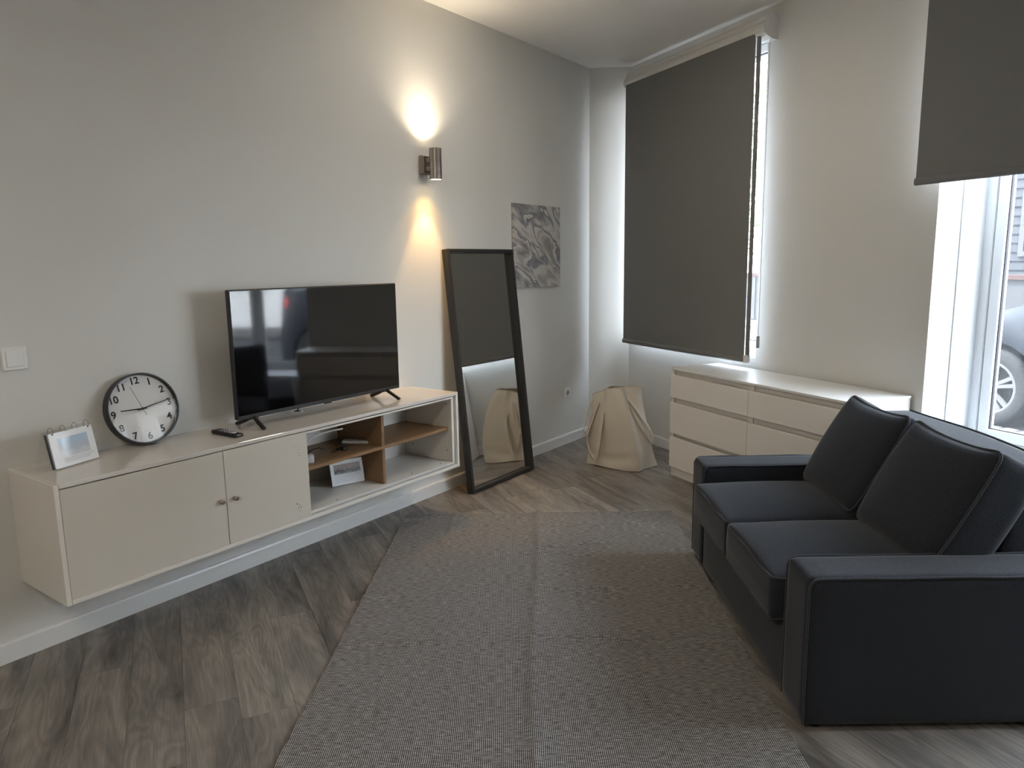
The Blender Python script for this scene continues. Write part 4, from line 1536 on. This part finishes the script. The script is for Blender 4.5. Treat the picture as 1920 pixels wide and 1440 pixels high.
for i in range(24):
    a, c = i*8, (i+1)*8
    for k in range(3):
        fs.append((a+k, c+k, c+k+1, a+k+1))
        fs.append((a+4+k+1, c+4+k+1, c+4+k, a+4+k))
    fs.append((a+3, c+3, c+7, a+7))
MB().add(vs, fs).build('cabin_glass', M_carglass, car, smooth=40)
pts = [(x, interp(roof, x)) for x in rx_ if interp(roof, x) > 1.05]
for yy, sg in ((0.235, 1), (Wc-0.235, -1)):
    MB().tube([(x, (0.095+0.165*min(1, max(0, z-interp(belt, x))/0.45)) if sg > 0 else Wc-(0.095+0.165*min(1, max(0, z-interp(belt, x))/0.45)), z) for x, z in pts], 0.035, n=8).build('roof_rail', M_paint, car, smooth=60)
rp = [(x, z) for x, z in pts if 0.95 < x < 2.75]
MB().grid(len(rp)-1, 4, lambda u, v: (rp[round(u*(len(rp)-1))][0], 0.25+(Wc-0.5)*v, rp[round(u*(len(rp)-1))][1]+0.012+0.02*sin(pi*v))).build('roof_panel', M_paint, car, smooth=60)
for xp in (1.32, 2.25):
    MB().tube([(xp, 0.085, interp(belt, xp)), (xp+0.03, 0.25, interp(roof, xp))], 0.03, n=8).build('pillar', M_paint, car, smooth=60)
MB().tube([(x, insetf(rowsN, x)-0.004, interp(belt, x)+0.002) for x in [0.2+2.5*i/20 for i in range(21)]], 0.012, n=6).build('belt_trim', M_trim, car, smooth=60)
MB().rbox(2.66, 2.98, -0.012+0.07, 0.2, 0.88, 1.03, 0.03, n=6).build('tail_light', M_red, car, smooth=60)
MB().rbox(-0.74, -0.45, 0.03, 0.2, 0.70, 0.80, 0.03, n=6).build('head_light', M_trim, car, smooth=60)
MB().rbox(0.42, 0.52, -0.12, 0.06, 1.02, 1.16, 0.04, n=6).build('wing_mirror', M_paint, car, smooth=60)
for xh in (1.15, 2.1):
    MB().rbox(xh, xh+0.18, -0.02, 0.03, 0.90, 0.93, 0.01, n=4).build('door_handle', M_trim, car, smooth=60)
for xd in (0.36, 1.30, 2.20):
    MB().box(xd, xd+0.008, -0.002, 0.02, 0.30, 0.98).build('door_gap', M_gasket, car)
def wheel(x, near):
    y = 0.03 if near else Wc-0.03-0.2
    w = None
    b = MB()
    N = 40
    prof = [(0.215, 0.0), (0.24, -0.012), (0.30, -0.012), (0.325, 0.01), (0.33, 0.05), (0.33, 0.16), (0.31, 0.2), (0.215, 0.2)]
    vs = [(x+r*cos(2*pi*i/N), y+yy, 0.33+r*sin(2*pi*i/N)) for (r, yy) in prof for i in range(N)]
    fs = [(k*N+i, (k+1)*N+i, (k+1)*N+(i+1) % N, k*N+(i+1) % N) for k in range(len(prof)-1) for i in range(N)]
    b.add(vs, fs)
    ty = b.build('tyre', M_tyre, car, smooth=50)
    prof = [(0.232, -0.006), (0.222, -0.010), (0.208, -0.004), (0.204, 0.03), (0.204, 0.1)]
    vs = [(x+r*cos(2*pi*i/N), y+yy, 0.33+r*sin(2*pi*i/N)) for (r, yy) in prof for i in range(N)]
    fs = [(k*N+i, k*N+(i+1) % N, (k+1)*N+(i+1) % N, (k+1)*N+i) for k in range(len(prof)-1) for i in range(N)]
    MB().add(vs, fs).build('rim_ring', M_rim_, ty, smooth=50)
    MB().cyl((x, y+0.06, 0.33), (x, y+0.065, 0.33), 0.204, n=32).build('brake_disc', M_tyre, ty)
    MB().cyl((x, y-0.006, 0.33), (x, y+0.04, 0.33), 0.036, n=20).build('wheel_cap', M_rim_, ty, smooth=40)
    for k in range(10):
        a = 2*pi*(k//2)/5+(0.16 if k % 2 else -0.16)+0.35
        d_ = Vector((cos(a), 0, sin(a)))
        e_ = Vector((-sin(a), 0, cos(a)))
        c0 = Vector((x, y, 0.33))
        q = []
        for r, w_ in ((0.03, 0.012), (0.206, 0.017)):
            for sgn in (-1, 1):
                for dy in (0.0, 0.03):
                    q.append(c0+d_*r+e_*w_*sgn+Vector((0, dy, 0)))
        MB().add(q, [(0, 2, 6, 4), (1, 5, 7, 3), (0, 4, 5, 1), (2, 3, 7, 6), (0, 1, 3, 2), (4, 6, 7, 5)]).build('spoke', M_rim_, ty)
for x in (FWX, RWX):
    wheel(x, True)
    wheel(x, False)

# house across the road
M_shingle = mat('grey_blue_shingle', (0.021, 0.0235, 0.028), 0.9, vary=(5, 0.2))
M_render = mat('white_render', (0.72, 0.71, 0.69), 0.9, vary=(1.2, 0.08))
M_houseglass = mat('house_window_glass', (0.02, 0.022, 0.025), 0.5, spec=0.2)
M_roof = mat('clay_roof', (0.03, 0.011, 0.009), 0.85, vary=(4, 0.25))
M_hframe = mat('dimmed_frame', (0.035, 0.036, 0.038), 0.7)  # white frames given a dark colour so they do not burn out
def house(label, s0, s1, t0, H_, mw, wins, shingles=False):
    h = wempty('house', s0, t0, 0.02, label, 'house', group='houses across the road')
    L_ = s1-s0
    MB().box(0, L_, 0, 4, 0, H_).build('wall', mw, h)
    MB().prism([(-0.35, H_), (4.35, H_), (2, H_+1.3)], -0.3, L_+0.3, 'x').build('roof', M_roof, h)
    for (x, z, w_, hh) in wins:
        f = MB()
        for q in ((x-0.09, x, z-0.09, z+hh+0.09), (x+w_, x+w_+0.09, z-0.09, z+hh+0.09), (x, x+w_, z-0.09, z), (x, x+w_, z+hh, z+hh+0.09), (x+w_/2-0.03, x+w_/2+0.03, z, z+hh), (x, x+w_, z+hh*.5-.02, z+hh*.5+.02)):
            f.box(q[0], q[1], -0.06, 0.0, q[2], q[3])
        fo = f.build('window', M_hframe if shingles else M_pvc, h)
        MB().box(x, x+w_, -0.02, -0.004, z, z+hh).build('pane', M_houseglass, fo)
    if shingles:
        n_ = int(H_/0.16)
        for k in range(n_):
            b = MB().prism([(0.0, k*0.16), (-0.03, k*0.16), (-0.004, k*0.16+0.158), (0, k*0.16+0.158)], 0, L_, 'x')
            b.build('shingle_course', mw, h)
    return h
house('grey shingled house with white sash windows across the road', -9.5, 0.2, 11.0, 4.6, M_shingle,
      [(0.6+1.15*i, 1.45, 0.62, 1.15) for i in range(8)]+[(0.6+1.15*i, 3.2, 0.62, 1.0) for i in range(8)], True)
house('white rendered house added out of view to bounce sunlight indoors', 3.8, 11.4, 10.4, 4.4, M_render,  # added out of view, its sunlit face throws light into the room
      [(0.8+1.9*i, 1.0, 0.9, 1.4) for i in range(4)]+[(0.8+1.9*i, 3.0, 0.9, 1.1) for i in range(4)])
M_gwall = mat('dimmed_wall', (0.03, 0.03, 0.032), 0.9, vary=(2, 0.2))  # white wall given a dark colour to hold back its brightness
gw = wempty('garden_wall', -9.5, 9.3, 0.02, 'low white garden wall with red coping before the shingled house', 'wall')
MB().box(0, 9.0, 0, 0.2, 0, 1.0).build('wall_body', M_gwall, gw)
MB().box(-0.03, 9.03, -0.05, 0.25, 1.0, 1.07).build('coping', M_roof, gw)
for i in range(9):
    MB().box(0.3+i*1.0, 0.42+i*1.0, -0.03, 0, 0.02, 0.98).build('pier', M_gwall, gw)

# street trees
M_leaf = mat('tree_leaf', (0.16, 0.22, 0.09), 0.7, vary=(2.5, 0.5))
M_bark = mat('tree_bark', (0.12, 0.10, 0.08), 0.9, bump=(20, 0.5, 0.02))
def tree(s, t, Ht, R_, label, seed):
    rnd = random.Random(seed)
    h = wempty('street_tree', s, t, -0.05, label, 'tree', group='street trees')
    b = MB().cyl((0, 0, 0), (0.05, 0, Ht*0.55), 0.14, 0.09, n=10)
    for k in range(5):
        a = k*1.26+0.3
        b.cyl((0.04, 0, Ht*(0.35+0.04*k)), (R_*0.7*cos(a), R_*0.7*sin(a), Ht*(0.62+0.05*k)), 0.05, 0.015, n=6)
    b.build('trunk', M_bark, h, smooth=50)
    f = MB()
    cl_ = [(rnd.uniform(-.7, .7)*R_, rnd.uniform(-.7, .7)*R_, Ht*rnd.uniform(.45, .95)) for _ in range(26)]
    for _ in range(3000):
        c = cl_[rnd.randrange(26)]
        r = R_*0.42*rnd.random()**0.5
        d_ = Vector((rnd.gauss(0, 1), rnd.gauss(0, 1), rnd.gauss(0, .8))).normalized()*r
        p = Vector(c)+d_
        n_ = Vector((rnd.gauss(0, 1), rnd.gauss(0, 1), rnd.gauss(0, 1))).normalized()
        e = n_.orthogonal().normalized()
        g = n_.cross(e)
        sz = rnd.uniform(.035, .07)
        f.add([p-e*sz, p+g*sz*.5, p+e*sz, p-g*sz*.5], [(0, 1, 2, 3)])
    f.build('foliage', M_leaf, h)
tree(-5.6, 6.6, 4.6, 1.5, 'leafy green tree at the kerb seen beside the lowered blind', 1)
tree(-7.2, 9.0, 5.0, 1.6, 'taller leafy tree in front of the shingled house', 2)
